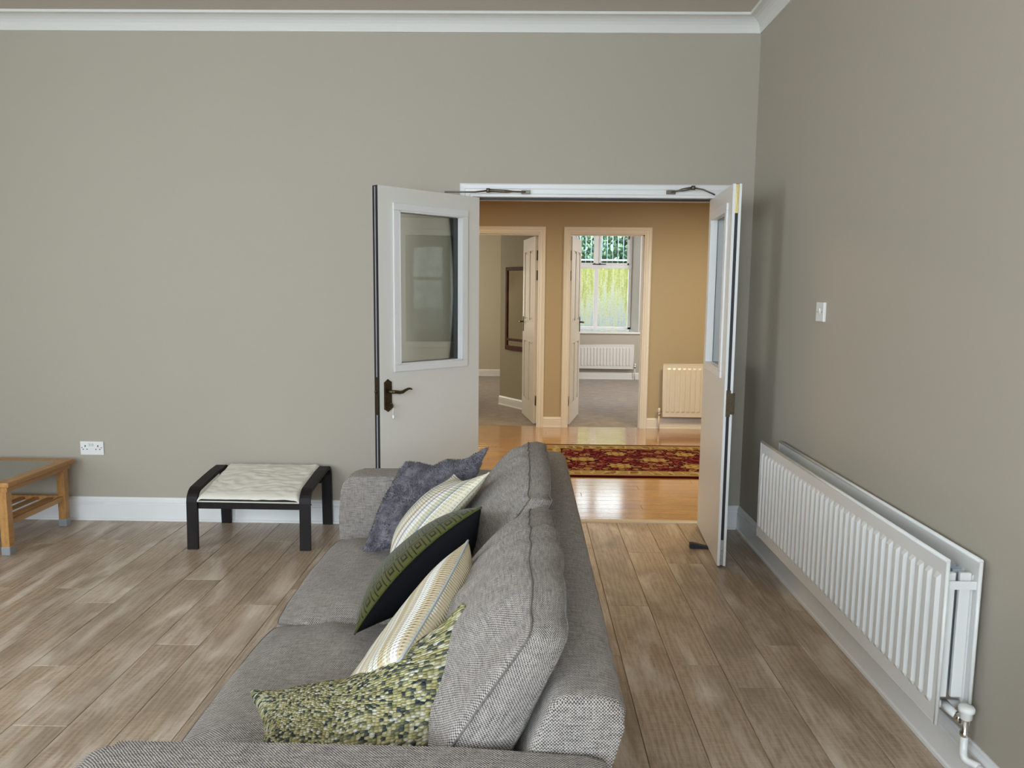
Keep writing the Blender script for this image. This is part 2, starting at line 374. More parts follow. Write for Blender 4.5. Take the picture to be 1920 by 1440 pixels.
struct(wall_open(XL-.2, XR+.2, YN-.2, YN, ZC+.1, [(-3.25, -1.65, .55, 2.75), (-1.0, .6, .55, 2.75)], 'X'), 'wall_near', wall_m, 'taupe painted window wall behind the camera', 'wall')
struct(wall_open(XL-.2, XL, YN-.2, D, ZC+.1, [(.2, 1.8, .55, 2.75)], 'Y'), 'wall_left', wall_m, 'taupe painted side wall on the left beyond the table', 'wall')
def sash(name, fn, label):
    m = MB()
    for a, b, c, d in ((0, 1.6, 0, .06), (0, 1.6, 2.14, 2.2), (0, .06, 0, 2.2), (1.54, 1.6, 0, 2.2), (.78, .82, 0, 2.2), (0, 1.6, 1.08, 1.13)): m.box(*fn(a, b, c, d), bevel=.004)
    struct(m, name, white_m, label, 'window')
sash('window_1', lambda a, b, c, d: (-3.25+a, -3.25+b, YN-.14, YN-.08, .55+c, .55+d), 'white sash window behind the camera, on the left')
sash('window_2', lambda a, b, c, d: (-1.0+a, -1.0+b, YN-.14, YN-.08, .55+c, .55+d), 'white sash window behind the camera, on the right')
sash('window_3', lambda a, b, c, d: (XL-.14, XL-.08, .2+a, .2+b, .55+c, .55+d), 'white sash window in the left side wall')
struct(MB().box(XL-.2, XR+.2, YN-.2, D, ZC, ZC+.15), 'ceiling', ceil_m, 'plain beige-grey ceiling of the living room', 'ceiling')
# cornice ring
prof = [(0, 2.945), (.008, 2.945), (.010, 2.953)] + [(.010+.072*(1-math.cos(math.radians(a))), 2.953+.068*math.sin(math.radians(a))) for a in (15, 30, 45, 60, 75, 90)] + [(.088, 3.022), (.092, ZC), (0, ZC)]
cm = MB(); rings = []
for off, z in prof: rings.append([cm.bm.verts.new(p) for p in ((XL+off, YN+off, z), (XR-off, YN+off, z), (XR-off, D-off, z), (XL+off, D-off, z))])
for a in range(len(prof)):
    A, B = rings[a], rings[(a+1) % len(prof)]
    for k in range(4): cm.bm.faces.new((A[k], A[(k+1) % 4], B[(k+1) % 4], B[k]))
struct(cm, 'trim_1', cornice_m, 'pale coved plaster cornice where walls meet the ceiling', 'cornice')
# floors
PW, PL = .1917, 1.32
joint = {-1: 3.46, 0: 3.10, 1: 4.07, 2: 4.24, 3: 3.49, 12: 3.425, 13: 3.017, 14: 3.73, 15: 2.82, 16: 3.425, 18: 4.32}
fl = struct(MB().box(XL, XR, YN, 4.80, -.05, -.012), 'floor', concrete_sub, 'oak laminate plank floor of the living room', 'floor')
pcache = {}
def plank(parent, name, x0, x1, y0, y1, m, z=0.0, th=.012, g=.0009):
    key = (round(x1-x0, 3), round(y1-y0, 3), name)
    if key not in pcache:
        a, b = (x1-x0)/2-g, (y1-y0)/2-g; e = .0016
        q = MB(); bm = q.bm
        lo = [bm.verts.new(p) for p in ((-a, -b, -th), (a, -b, -th), (a, b, -th), (-a, b, -th))]
        md = [bm.verts.new(p) for p in ((-a, -b, -e), (a, -b, -e), (a, b, -e), (-a, b, -e))]
        hi = [bm.verts.new(p) for p in ((-a+e, -b+e, 0), (a-e, -b+e, 0), (a-e, b-e, 0), (-a+e, b-e, 0))]
        bm.faces.new(hi)
        for A, B in ((lo, md), (md, hi)):
            for k in range(4): bm.faces.new((A[k], A[(k+1) % 4], B[(k+1) % 4], B[k]))
        me = bpy.data.meshes.new(name); bm.normal_update(); bm.to_mesh(me); bm.free(); me.materials.append(m); pcache[key] = me
    o = bpy.data.objects.new(name, pcache[key]); COL.objects.link(o); o.parent = parent; o.location = ((x0+x1)/2, (y0+y1)/2, z)
    return o
i = -1
while 1.17 - PW*i > XL+.001:
    xa, xb = max(XL, 1.17-PW*(i+1)), min(XR, 1.17-PW*i)
    y0 = joint.get(i, 3.0 + (i*.497*PL) % PL)
    while y0 > YN: y0 -= PL
    while y0 < 4.80:
        ya, yb = max(YN, y0), min(4.80, y0+PL)
        if yb-ya > .02 and xb-xa > .01: plank(fl, 'plank', xa, xb, ya, yb, lam_m)
        y0 += PL
    i += 1
# threshold
tt = MB().prism([(4.79, 0), (4.795, .006), (4.81, .009), (4.84, .009), (4.855, .006), (4.86, 0)], 'X', DX0, DX1)
struct(tt, 'trim_2', paint('pale_threshold', (.55, .47, .36), .4, .05, .15), 'pale wooden threshold strip between the two floors', 'threshold')
# baseboards (profiled)
def base_prof(h, t=.018): return [(0, 0), (t+.006, 0), (t+.006, .012), (t, .016), (t, h*.70), (t-.004, h*.72), (t-.004, h*.76), (t-.001, h*.79), (t-.002, h*.86), (t-.008, h*.92), (t-.010, h*.97), (t-.013, h), (0, h)]
def baseboard(name, segs, h, label, mat=white_m, t=.018):
    """segs: list of (p0, p1, inward normal)"""
    m = MB()
    for p0, p1, nn in segs:
        P = base_prof(h, t)
        A = [m.bm.verts.new((p0[0]+nn[0]*o_, p0[1]+nn[1]*o_, z)) for o_, z in P]; B = [m.bm.verts.new((p1[0]+nn[0]*o_, p1[1]+nn[1]*o_, z)) for o_, z in P]
        m.bm.faces.new(A); m.bm.faces.new(B[::-1])
        for k in range(len(P)): m.bm.faces.new((A[k], A[(k+1) % len(P)], B[(k+1) % len(P)], B[k]))
    return struct(m, name, mat, label, 'baseboard')
baseboard('baseboard_back', [((XL, D), (DX0-.075, D), (0, -1)), ((DX1+.075, D), (XR, D), (0, -1))], .147, 'white moulded baseboard along the wall with the double doors')
baseboard('baseboard_right', [((XR, YN), (XR, D), (-1, 0))], .147, 'white moulded baseboard under the long radiator')
baseboard('baseboard_left', [((XL, YN), (XL, D), (1, 0))], .147, 'white moulded baseboard along the left side wall')
# double-door frame: lining + architrave + head
def architrave(m, x0, x1, z1, y, sgn, wd=.07, t=.016):
    """moulded frame round an opening, proud of wall face y towards sgn"""
    P = [(0, 0), (0, t*.55), (wd*.16, t*.55), (wd*.22, t*.8), (wd*.55, t*.8), (wd*.62, t), (wd*.9, t*1.15), (wd, t*.9), (wd, 0)]
    path = [((x0, 0), (-1, 0)), ((x0, z1), (-1, 1)), ((x1, z1), (1, 1)), ((x1, 0), (1, 0))]
    R = [[m.bm.verts.new((px+dx*o_, y+sgn*tt_, pz+dz*o_)) for o_, tt_ in P] for (px, pz), (dx, dz) in path]
    for A, B in zip(R, R[1:]):
        for k in range(len(P)): m.bm.faces.new((A[k], A[(k+1) % len(P)], B[(k+1) % len(P)], B[k]))
    m.bm.faces.new(R[0]); m.bm.faces.new(R[-1][::-1]); return m
m = MB(); architrave(m, DX0+.004, DX1-.004, DZ-.004, D, -1, .074, .02); architrave(m, DX0+.004, DX1-.004, DZ-.004, D+WT, 1, .07)
L_ = .028
m.box(DX0-.001, DX0+.004, D-.002, D+WT+.002, 0, DZ); m.box(DX1-.004, DX1+.001, D-.002, D+WT+.002, 0, DZ); m.box(DX0, DX1, D-.002, D+WT+.002, DZ-.006, DZ+.001)
m.box(DX0+.004, DX0+.016, D+.05, D+.09, 0, DZ); m.box(DX1-.016, DX1-.004, D+.05, D+.09, 0, DZ); m.box(DX0, DX1, D+.05, D+.09, DZ-.020, DZ-.004)
struct(m, 'trim_3', white_m, 'white moulded frame round the double doorway', 'door frame')
sl = MB().box(DX0+.02, DX1-.02, D+.044, D+.050, DZ-.020, DZ-.007).build('seal', dark_m)
sl.parent = bpy.data.objects['trim_3']

# ------------------------------------------------------------------ hall beyond
H, HX0, HX1, HZ = 8.24, -3.0, 3.2, 2.405
Y0 = D+WT
fh = struct(MB().box(HX0, HX1, 4.80, H+.05, -.05, -.012), 'floor_hall', concrete_sub, 'glossy orange-brown strip wood floor of the hall', 'floor')
BW = .104; y = 4.80; row = 0
while y < H+.04:
    ye = min(H+.05, y+BW); x = HX0 - (row*.83 % 2.1)
    while x < HX1:
        xa, xb = max(HX0, x), min(HX1, x+2.1)
        if xb-xa > .03: plank(fh, 'board', xa, xb, y, ye, beech_m, g=.0005)
        x += 2.1
    y = ye; row += 1
LD = (-.635, .137); RD = (.466, 1.245); HDZ = 2.052; HW = .11
w = MB(); w.box(HX0, LD[0], H, H+HW, 0, 2.9); w.box(LD[1], RD[0], H, H+HW, 0, 2.9); w.box(RD[1], HX1, H, H+HW, 0, 2.9)
w.box(LD[0], LD[1], H, H+HW, HDZ, 2.9); w.box(RD[0], RD[1], H, H+HW, HDZ, 2.9)
struct(w, 'wall_hall_back', hallwall_m, 'warm beige hall wall with two open doorways', 'wall')
struct(MB().box(HX0-.1, HX0, Y0, H+HW, 0, 2.5), 'wall_hall_left', hallwall_m, 'warm beige left end wall of the hall', 'wall')
struct(MB().box(HX1, HX1+.1, Y0, H+HW, 0, 2.5), 'wall_hall_right', hallwall_m, 'warm beige right end wall of the hall', 'wall')
struct(MB().box(HX0-.1, HX1+.1, Y0, H, HZ, HZ+.1), 'ceiling_hall', paint('hall_ceiling_white', (.75, .74, .72), .8, .05), 'white hall ceiling glimpsed above the doorway', 'ceiling')
hall_trim = white_m
baseboard('baseboard_hall', [((HX0, H), (LD[0]-.07, H), (0, -1)), ((LD[1]+.07, H), (RD[0]-.07, H), (0, -1)), ((RD[1]+.07, H), (HX1, H), (0, -1))], .112, 'white moulded baseboard of the hall between the doorways', hall_trim)
for k, (a, b) in enumerate((LD, RD)):
    m = MB(); architrave(m, a+.004, b-.004, HDZ-.004, H, -1, .074, .02); architrave(m, a+.004, b-.004, HDZ-.004, H+HW, 1, .07)
    m.box(a-.001, a+.005, H, H+HW, 0, HDZ); m.box(b-.005, b+.001, H, H+HW, 0, HDZ); m.box(a, b, H, H+HW, HDZ-.006, HDZ+.001)
    m.box(a, b, H+.02, H+.055, HDZ-.018, HDZ-.006)
    m.box(*((a+.005, a+.017) if k == 0 else (b-.017, b-.005)), H+.02, H+.055, 0, HDZ)
    struct(m, 'trim_%d' % (4+k), hall_trim, ('cream-lit moulded frame round the left hall doorway', 'cream-lit moulded frame round the right hall doorway')[k], 'door frame')
# ceiling lamps of the hall
for k, x in enumerate((-.75, 1.9)):
    t_ = empty('ceiling_lamp', (x, 6.5, HZ), label=('round flush hall ceiling lamp above the left end of the rug', 'round flush hall ceiling lamp above the right end of the rug')[k], cat='lamp')
    MB().lathe([(.17, 0), (.175, -.012), (.165, -.02)], (x, 6.5, HZ), n=28).build('rim', steel_m, t_)
    gm = MATS.get('lamp_glow')
    if gm is None:
        tt_ = NT('lamp_glow'); tt_.set(Base_Color=(1, .85, .6, 1), Emission_Color=tt_.mix(tt_.noise(tt_.co(), 4), (1, .70, .36), (1, .74, .40)), Emission_Strength=3.0); gm = tt_.m
    MB().lathe([(.15, -.02), (.145, -.026), (.10, -.032), (.02, -.034)], (x, 6.5, HZ), n=28).build('diffuser', gm, t_)

# ------------------------------------------------------------------ far rooms
def carpet():
    t = NT('grey_brown_carpet'); v = t.co(); n1 = t.noise(v, 260, 2); mp = t.co('Object', (4, 9, 1)); n2 = t.noise(mp, 1.6, 3)
    n3 = t.noise(t.co('Object', (18, 60, 1)), 1, 3)
    k = t.math('ADD', t.math('MULTIPLY', n1, .4), t.math('ADD', t.math('MULTIPLY', n2, .35), t.math('MULTIPLY', n3, .3)))
    t.set(Base_Color=t.ramp(k, [(.36, (.14, .108, .085)), (.52, (.25, .205, .17)), (.68, (.42, .365, .31))]), Roughness=1.0)
    t.b.inputs['Sheen Weight'].default_value = .3; t.bump(n1, .8, .004); return t.m
carpet_m = carpet()
PX = .33
RY, LY = 12.87, 13.15
struct(MB().box(-3.0, PX, H+.05, LY+.02, -.05, .001), 'floor_left_room', carpet_m, 'grey-brown carpet of the room through the left doorway', 'floor')
struct(MB().box(PX, 3.2, H+.05, RY+.4, -.05, .001), 'floor_right_room', carpet_m, 'grey-brown carpet of the room through the right doorway', 'floor')
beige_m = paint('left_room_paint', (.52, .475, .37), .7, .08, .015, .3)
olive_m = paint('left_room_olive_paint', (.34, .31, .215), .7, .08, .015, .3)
rr_m = paint('right_room_paint', (.50, .46, .39), .7, .08, .015, .3)
struct(MB().box(-3.1, PX, LY, LY+.1, 0, 2.7), 'wall_left_room_back', beige_m, 'beige end wall of the left far room', 'wall')
struct(MB().box(-3.1, -3.0, H+HW, LY, 0, 2.7), 'wall_left_room_left', beige_m, 'beige outer wall of the left far room', 'wall')
A0 = Vector((-.314, 9.884, 0)); A1 = Vector((.20, 9.121, 0))
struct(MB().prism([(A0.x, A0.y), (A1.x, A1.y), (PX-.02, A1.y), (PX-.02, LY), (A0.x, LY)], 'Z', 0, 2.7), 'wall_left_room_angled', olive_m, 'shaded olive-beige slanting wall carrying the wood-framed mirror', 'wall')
struct(MB().box(PX-.02, PX+.04, H+HW, LY+.1, 0, 2.7), 'wall_partition', rr_m, 'plain wall between the two far rooms', 'wall')
dA = (A1-A0).normalized(); nA = Vector((dA.y, -dA.x, 0)); nA = nA if nA.y < 0 else -nA
bb_m = white_m
baseboard('baseboard_left_room', [((-3.0, LY), (A0.x, LY), (0, -1)), ((A0.x, A0.y), (A1.x, A1.y), (nA.x, nA.y))], .115, 'cream baseboard of the left far room', bb_m)
struct(MB().box(-3.1, 3.3, H+HW, LY+.2, 2.62, 2.72), 'ceiling_far_rooms', ceil_m, 'plain ceiling of the two far rooms', 'ceiling')
# right room: window wall with splayed reveals
WX0, WX1, WZ0, WZ1 = .70, 1.885, .79, 2.50
w = MB()
w.prism([(PX, RY), (WX0, RY), (WX0+.10, RY+.30), (PX, RY+.30)], 'Z', 0, 2.7)
w.prism([(WX1, RY), (3.2, RY), (3.2, RY+.30), (WX1-.10, RY+.30)], 'Z', 0, 2.7)
w.box(WX0, WX1, RY, RY+.30, 0, WZ0-.03); w.box(WX0, WX1, RY, RY+.30, WZ1, 2.7)
struct(w, 'wall_right_room_back', rr_m, 'beige wall under the window of the right far room', 'wall')
struct(MB().box(3.2, 3.3, H+HW, RY+.3, 0, 2.7), 'wall_right_room_right', rr_m, 'beige side wall of the right far room', 'wall')
baseboard('baseboard_right_room', [((PX+.04, RY), (3.2, RY), (0, -1))], .112, 'cream baseboard under the far window', bb_m)
rv = MB(); rv.prism([(WX1+.002, RY-.001), (WX1-.10, RY+.28), (WX1-.108, RY+.28), (WX1-.008, RY-.001)], 'Z', WZ0, WZ1)
rv.prism([(WX0-.002, RY-.001), (WX0+.10, RY+.28), (WX0+.108, RY+.28), (WX0+.008, RY-.001)], 'Z', WZ0, WZ1)
reveal_m = paint('white_reveal', (.84, .85, .85), .4, .02, .01)
struct(rv, 'trim_6', reveal_m, 'white splayed lining at both sides of the far window', 'window reveal')
upvc_m = paint('window_frame_white', (.80, .82, .84), .3, .0, .01)
WY = 13.12
wf = MB(); x0, x1 = WX0+.09, 1.775
wf.box(x1-.02, x1+.03, WY+.03, WY+.06, WZ0, WZ1)
wf.box(x0, x0+.05, WY, WY+.06, WZ0+.03, WZ1, .004); wf.box(x1-.05, x1, WY, WY+.06, WZ0+.03, WZ1, .004)
wf.box(x0, x1, WY, WY+.06, WZ0+.025, .858, .004); wf.box(x0, x1, WY, WY+.06, WZ1-.06, WZ1, .004); wf.box(x0, x1, WY-.005, WY+.065, 1.835, 1.892, .004)
wf.box(1.152, 1.222, WY, WY+.06, .85, 1.85, .004); wf.box(1.165, 1.225, WY, WY+.06, 1.88, WZ1, .004)
win = struct(wf, 'window_4', upvc_m, 'white framed window at the end of the right far room', 'window')
for (a, b, c, d) in ((x0+.05, 1.165, 1.892, 2.44), (1.225, x1-.05, 1.892, 2.44)):
    s = MB(); q = .032
    s.box(a, a+q, WY-.012, WY+.03, c, d, .003); s.box(b-q, b, WY-.012, WY+.03, c, d, .003); s.box(a, b, WY-.012, WY+.03, c, c+q, .003); s.box(a, b, WY-.012, WY+.03, d-q, d, .003)
    s.build('sash', upvc_m, win)
for (a, b, c, d) in ((x0+.05, 1.152, .858, 1.835), (1.222, x1-.05, .858, 1.835), (x0+.08, 1.135, 1.922, 2.41), (1.257, x1-.08, 1.922, 2.41)):
    MB().box(a, b, WY+.02, WY+.026, c, d).build('pane', glass_m, win)
MB().box(1.12, 1.34, WY-.03, WY-.012, 1.895, 1.908, .003).build('stay_bar', dark_m, win)
MB().tube([(1.74, WY-.03, 2.47), (1.72, WY-.03, 2.38), (1.71, WY-.03, 2.31)], .008, 8).build('stay_arm', dark_m, win)
MB().box(WX0-.03, WX1+.035, RY-.035, WY, WZ0-.032, WZ0, .006).build('window_sill', reveal_m, win)
struct(MB().box(x0, WX1-.08, RY+.26, RY+.30, WZ1, 2.7), 'trim_7', reveal_m, 'white head piece above the far window', 'window reveal')
# outside: algae-stained retaining wall, railing, ivy
def algae():
    t = NT('algae_concrete'); v = t.co(); x, y, z = t.xyz(v)
    st = t.noise(t.co('Object', (9, 1, 1.1)), 1, 4, .6); st2 = t.noise(t.co('Object', (26, 1, 3)), 1, 4, .6); fine = t.noise(v, 26, 5, .75)
    hgt = t.math('MULTIPLY', t.math('SUBTRACT', z, .62), .66)
    k = t.math('ADD', hgt, t.math('ADD', t.math('MULTIPLY', t.math('SUBTRACT', st, .5), 1.5), t.math('ADD', t.math('MULTIPLY', t.math('SUBTRACT', fine, .5), 1.9), t.math('MULTIPLY', t.math('SUBTRACT', st2, .5), 1.5))))
    c = t.ramp(k, [(.0, (.17, .18, .185)), (.22, (.22, .225, .175)), (.46, (.215, .215, .10)), (.74, (.165, .165, .042)), (1.0, (.115, .12, .028))])
    t.set(Base_Color=c, Roughness=.9); t.bump(fine, .5, .01); return t.m
struct(MB().box(-3, 7, 15.0, 15.6, -.4, 1.985), 'wall_outside', algae(), 'concrete garden wall streaked with green algae outside the far window', 'garden wall')
struct(MB().box(-3, 7, RY+.3, 15.0, -.45, -.4), 'floor_outside', paint('paving', (.30, .31, .30), .9, .3, .2), 'grey paved strip outside the far window', 'paving')
struct(MB().box(-9, 12, 15.6, 30, 1.7, 1.985), 'ground_outside', paint('soil', (.10, .12, .05), 1, .3, .3), 'raised planted ground behind the garden wall', 'ground')
rl = empty('railing', (1.2, 15.1, 1.985), label='pale upright-bar railing on top of the algae-stained wall', cat='railing')
rail_m = paint('pale_blue_railing', (.26, .36, .38), .5, .0, .08)
MB().box(-.6, 3.0, 15.08, 15.12, 2.035, 2.065).build('bottom_rail', rail_m, rl); MB().box(-.6, 3.0, 15.08, 15.12, 2.98, 3.01).build('top_rail', rail_m, rl)
k = 0; bar = None
while k < 36:
    x = -.6+.103*k
    if bar is None:
        bar = MB().tube([(0, 0, 0), (0, 0, 1.0)], .007, 6).build('bar', rail_m, rl, local=True); b = bar
    else: b = bar.copy(); COL.objects.link(b)
    b.location = (x-1.2, 0, 0); k += 1
def leafmat(name, a, b, c):
    t = NT(name); g = t.n('ShaderNodeNewGeometry'); t.set(Base_Color=t.ramp(g.outputs['Random Per Island'], [(0, a), (.5, b), (1, c)]), Roughness=.4); return t.m
iv_m = leafmat('ivy_leaves', (.012, .05, .03), (.05, .12, .06), (.25, .34, .20))
bm = MB(); rnd = random.Random(3)
for q in range(9000):
    x = rnd.uniform(-1.2, 4.0); z = rnd.uniform(2.06, 3.35); yy = 15.42+.14*noise.noise(Vector((x*2.2, z*2.2, 0)))+rnd.uniform(-.12, .22)
    if z > 2.66+.15*noise.noise(Vector((x*1.3, 5, 0))): continue
    s = rnd.uniform(.03, .06); c = Vector((x, yy, z)); R = Matrix.Rotation(rnd.uniform(-.9, .9), 3, 'X') @ Matrix.Rotation(rnd.uniform(-1, 1), 3, 'Z') @ Matrix.Rotation(rnd.uniform(0, 6.28), 3, 'Y')
    vs_ = [bm.bm.verts.new(c + R @ Vector(p)*s) for p in ((0, 0, 1.1), (.6, .12, .3), (.45, .1, -.6), (0, -.1, -.8), (-.45, .1, -.6), (-.6, .12, .3))]
    mm_ = bm.bm.verts.new(c + R @ Vector((0, -.12, 0))*s)
    for a in range(6): bm.bm.faces.new((vs_[a], vs_[(a+1) % 6], mm_))
bm.build('ivy', iv_m, label='dense green climbing leaves behind the pale railing', cat='plant', kind='stuff')
bk = MB()
n_ = 24
V = [[bk.bm.verts.new((-1.5+6*i/n_, 15.62+.12*noise.noise(Vector((i*.5, j*.5, 2))), 1.99+.62*j/8+ (.12*noise.noise(Vector((i*.7, 0, 1))) if j == 8 else 0))) for i in range(n_+1)] for j in range(9)]
V2 = [[bk.bm.verts.new(v.co+Vector((0, .4, 0))) for v in r] for r in V]
for Q in (V, V2):
    for j in range(8):
        for i in range(n_): bk.bm.faces.new((Q[j][i], Q[j][i+1], Q[j+1][i+1], Q[j+1][i]))
for i in range(n_): bk.bm.faces.new((V[8][i], V[8][i+1], V2[8][i+1], V2[8][i]))
for j in range(8): bk.bm.faces.new((V[j][0], V[j+1][0], V2[j+1][0], V2[j][0])); bk.bm.faces.new((V[j][n_], V[j+1][n_], V2[j+1][n_], V2[j][n_]))
bk.build('hedge', leafmat('hedge_core', (.01, .04, .02), (.012, .05, .022), (.015, .06, .03)), label='dark shrub mass behind the climbing leaves', cat='hedge')

# ------------------------------------------------------------------ doors
def double_leaf(name, origin, ang, flip, label):
    """glazed leaf; local x runs from hinge edge (0) to free edge (LW); hall-side face at local y=0, room-side face at y = flip*T"""
    LW, T = .735, .044
    r = empty(name, origin, ang, label=label, cat='door', kind='structure')
    gx0, gx1, gz0, gz1 = .137, .602, 1.045, 1.885; z0, z1 = .008, 2.006
    ya, yb = sorted((0, flip*T))
    m = MB(); m.box(0, gx0, ya, yb, z0, z1); m.box(gx1, LW, ya, yb, z0, z1); m.box(gx0, gx1, ya, yb, z0, gz0); m.box(gx0, gx1, ya, yb, gz1, z1)
    m.build('leaf', doorw_m, r, local=True)
    mz = flip*.033
    for side in (0, 1):
        a, b = (ya-.012, mz-.004) if side == 0 else (mz+.004, yb+.012); f0, f1 = (ya-.012, ya) if side == 0 else (yb, yb+.012)
        m = MB(); q = .038; e = .009
        for bx in ((gx0-q, gx1+q, gz0-q, gz0), (gx0-q, gx1+q, gz1, gz1+q), (gx0-q, gx0, gz0, gz1), (gx1, gx1+q, gz0, gz1)):
            m.box(bx[0], bx[1], f0, f1, bx[2], bx[3], .003)
        for bx in ((gx0, gx1, gz0, gz0+e), (gx0, gx1, gz1-e, gz1), (gx0, gx0+e, gz0, gz1), (gx1-e, gx1, gz0, gz1)): m.box(bx[0], bx[1], a, b, bx[2], bx[3], .001, 1)
        m.build('glazing_bead', white_m, r, local=True)
    MB().box(gx0, gx1, mz-.003, mz+.003, gz0, gz1).build('pane', doorglass_m, r, local=True)
    sb = MB(); e = .013
    for b_ in ((gx0, gx0+e, gz0, gz1), (gx1-e, gx1, gz0, gz1), (gx0, gx1, gz0, gz0+e*.8), (gx0, gx1, gz1-e*.8, gz1)): sb.box(b_[0], b_[1], mz-.0039, mz+.0039, b_[2], b_[3])
    sb.build('gasket', dark_m, r, local=True)
    return r, LW, T, ya, yb
# left leaf
dl = Vector((-.69, -.725)).normalized(); angL = math.atan2(dl.y, dl.x)
o0 = Vector((-.279, 4.700))
# normal of the visible (hall-side) face points to +x,-y ; local +y = rot90(dl)
ny = Vector((-dl.y, dl.x))       # local +y in world
flip = -1 if ny.x > 0 else 1     # room-side face lies away from the visible face
d1, LW, T, ya, yb = double_leaf('door_1', (o0.x, o0.y, 0), angL, flip, 'left glazed white door leaf with bronze lever handle, swung open')
fy = 0                           # visible face at y=0 ; outward direction = -flip
ou = -flip
e = MB(); e.box(LW, LW+.0015, ya, yb, .008, 2.006); e.build('edge_strip', dark_m, d1, local=True, label='black smoke seal on the door edge')
e = MB(); e.box(LW+.0015, LW+.003, (ya+yb)/2-.004, (ya+yb)/2+.004, .02, 2.0); e.build('seal_groove', greystrip_m, d1, local=True)
MB().box(LW+.001, LW+.0045, (ya+yb)/2-.011, (ya+yb)/2+.011, .775, .985, .001).build('lock_plate', bronze_m, d1, local=True, label='bronze lock plate on the door edge')
MB().lathe([(.009, 0), (.009, .008), (.005, .012)], (LW+.004, (ya+yb)/2, .905), (1, 0, 0), 12).build('latch_bolt', bronze_m, d1, local=True)
hx = .683
pp = [(hx-.025, .806), (hx-.014, .800), (hx, .790), (hx+.014, .800), (hx+.025, .806), (hx+.025, .955), (hx+.014, .961), (hx, .972), (hx-.014, .961), (hx-.025, .955)]
hp = MB().prism(pp, 'Y', fy, fy+ou*.008, .0015).build('handle_plate', bronze_m, d1, local=True)
lev = MB(); lev.tube([(hx, fy, .905), (hx, fy+ou*.05, .905)], .010, 12)
lev.tube([(hx+.004, fy+ou*.05, .906), (hx-.02, fy+ou*.052, .904), (hx-.045, fy+ou*.052, .899), (hx-.065, fy+ou*.052, .900), (hx-.085, fy+ou*.052, .909), (hx-.105, fy+ou*.052, .915), (hx-.120, fy+ou*.050, .914), (hx-.132, fy+ou*.048, .909)], [.010, .010, .0095, .009, .0075, .0065, .0055, .004], 12)
lev.build('lever', bronze_m, hp, local=True, smooth=True)
ky = MB(); ky.tube([(hx-.008, fy, .838), (hx-.008, fy+ou*.03, .838)], .004, 8); ky.lathe([(.011, 0), (.012, .003), (.011, .006)], (hx-.008, fy+ou*.033, .826), (1, 0, 0), 14)
kk = ky.build('key', bronze_m, d1, local=True)
fb = MB(); fb.tube([(hx-.012, fy+ou*.034, .818), (hx-.016, fy+ou*.03, .795), (hx-.018, fy+ou*.028, .775)], .0025, 6); fb.lathe([(.002, 0), (.007, -.006), (.007, -.018), (.003, -.024)], (hx-.018, fy+ou*.028, .776), (0, 0, 1), 10)
fb.build('key_tag', plastic_m, kk, local=True, label='white key tag hanging on a loop')
# right leaf
dr = Vector((-.075, -1)).normalized(); angR = math.atan2(dr.y, dr.x); o1 = Vector((1.0975, 4.757)); nyr = Vector((-dr.y, dr.x)); flipR = -1 if nyr.x < 0 else 1
d2, LW, T, ya, yb = double_leaf('door_2', (o1.x, o1.y, 0), angR, flipR, 'right glazed white door leaf standing open near the long radiator')
cy = (ya+yb)/2
MB().box(LW, LW+.004, ya, ya+.014, .008, 2.006, .001).build('edge_strip', edge_m, d2, local=True); MB().box(LW, LW+.004, yb-.014, yb, .008, 2.006, .001).build('edge_strip', edge_m, d2, local=True)
MB().box(LW, LW+.001, ya+.014, yb-.014, .008, 2.006).build('seal', dark_m, d2, local=True, label='black seal strip')
MB().box(LW+.001, LW+.006, cy-.009, cy+.009, 1.86, 2.004, .001).build('flush_bolt', brass_m, d2, local=True, label='brass flush bolt at the top of the door edge')
MB().box(LW+.001, LW+.008, cy-.004, cy+.004, 1.90, 1.96, .001).build('bolt_slide', brass_m, d2, local=True)
MB().box(LW+.001, LW+.006, cy-.009, cy+.009, .012, .15, .001).build('flush_bolt', steel_m, d2, local=True, label='steel flush bolt at the bottom of the door edge')
MB().lathe([(.005, 0), (.005, .008), (.003, .010)], (LW+.006, cy, .10), (1, 0, 0), 10).build('bolt_slide', steel_m, d2, local=True)
sp = MB(); sp.box(LW+.001, LW+.006, cy-.012, cy+.011, .815, .955, .001)
outR = flipR
sp.box(LW-.012, LW+.007, min(cy+outR*.008, cy+outR*.032), max(cy+outR*.008, cy+outR*.032), .828, .940, .002)
sp.build('strike_plate', bronze_m, d2, local=True, label='bronze strike plate wrapped round the door edge')
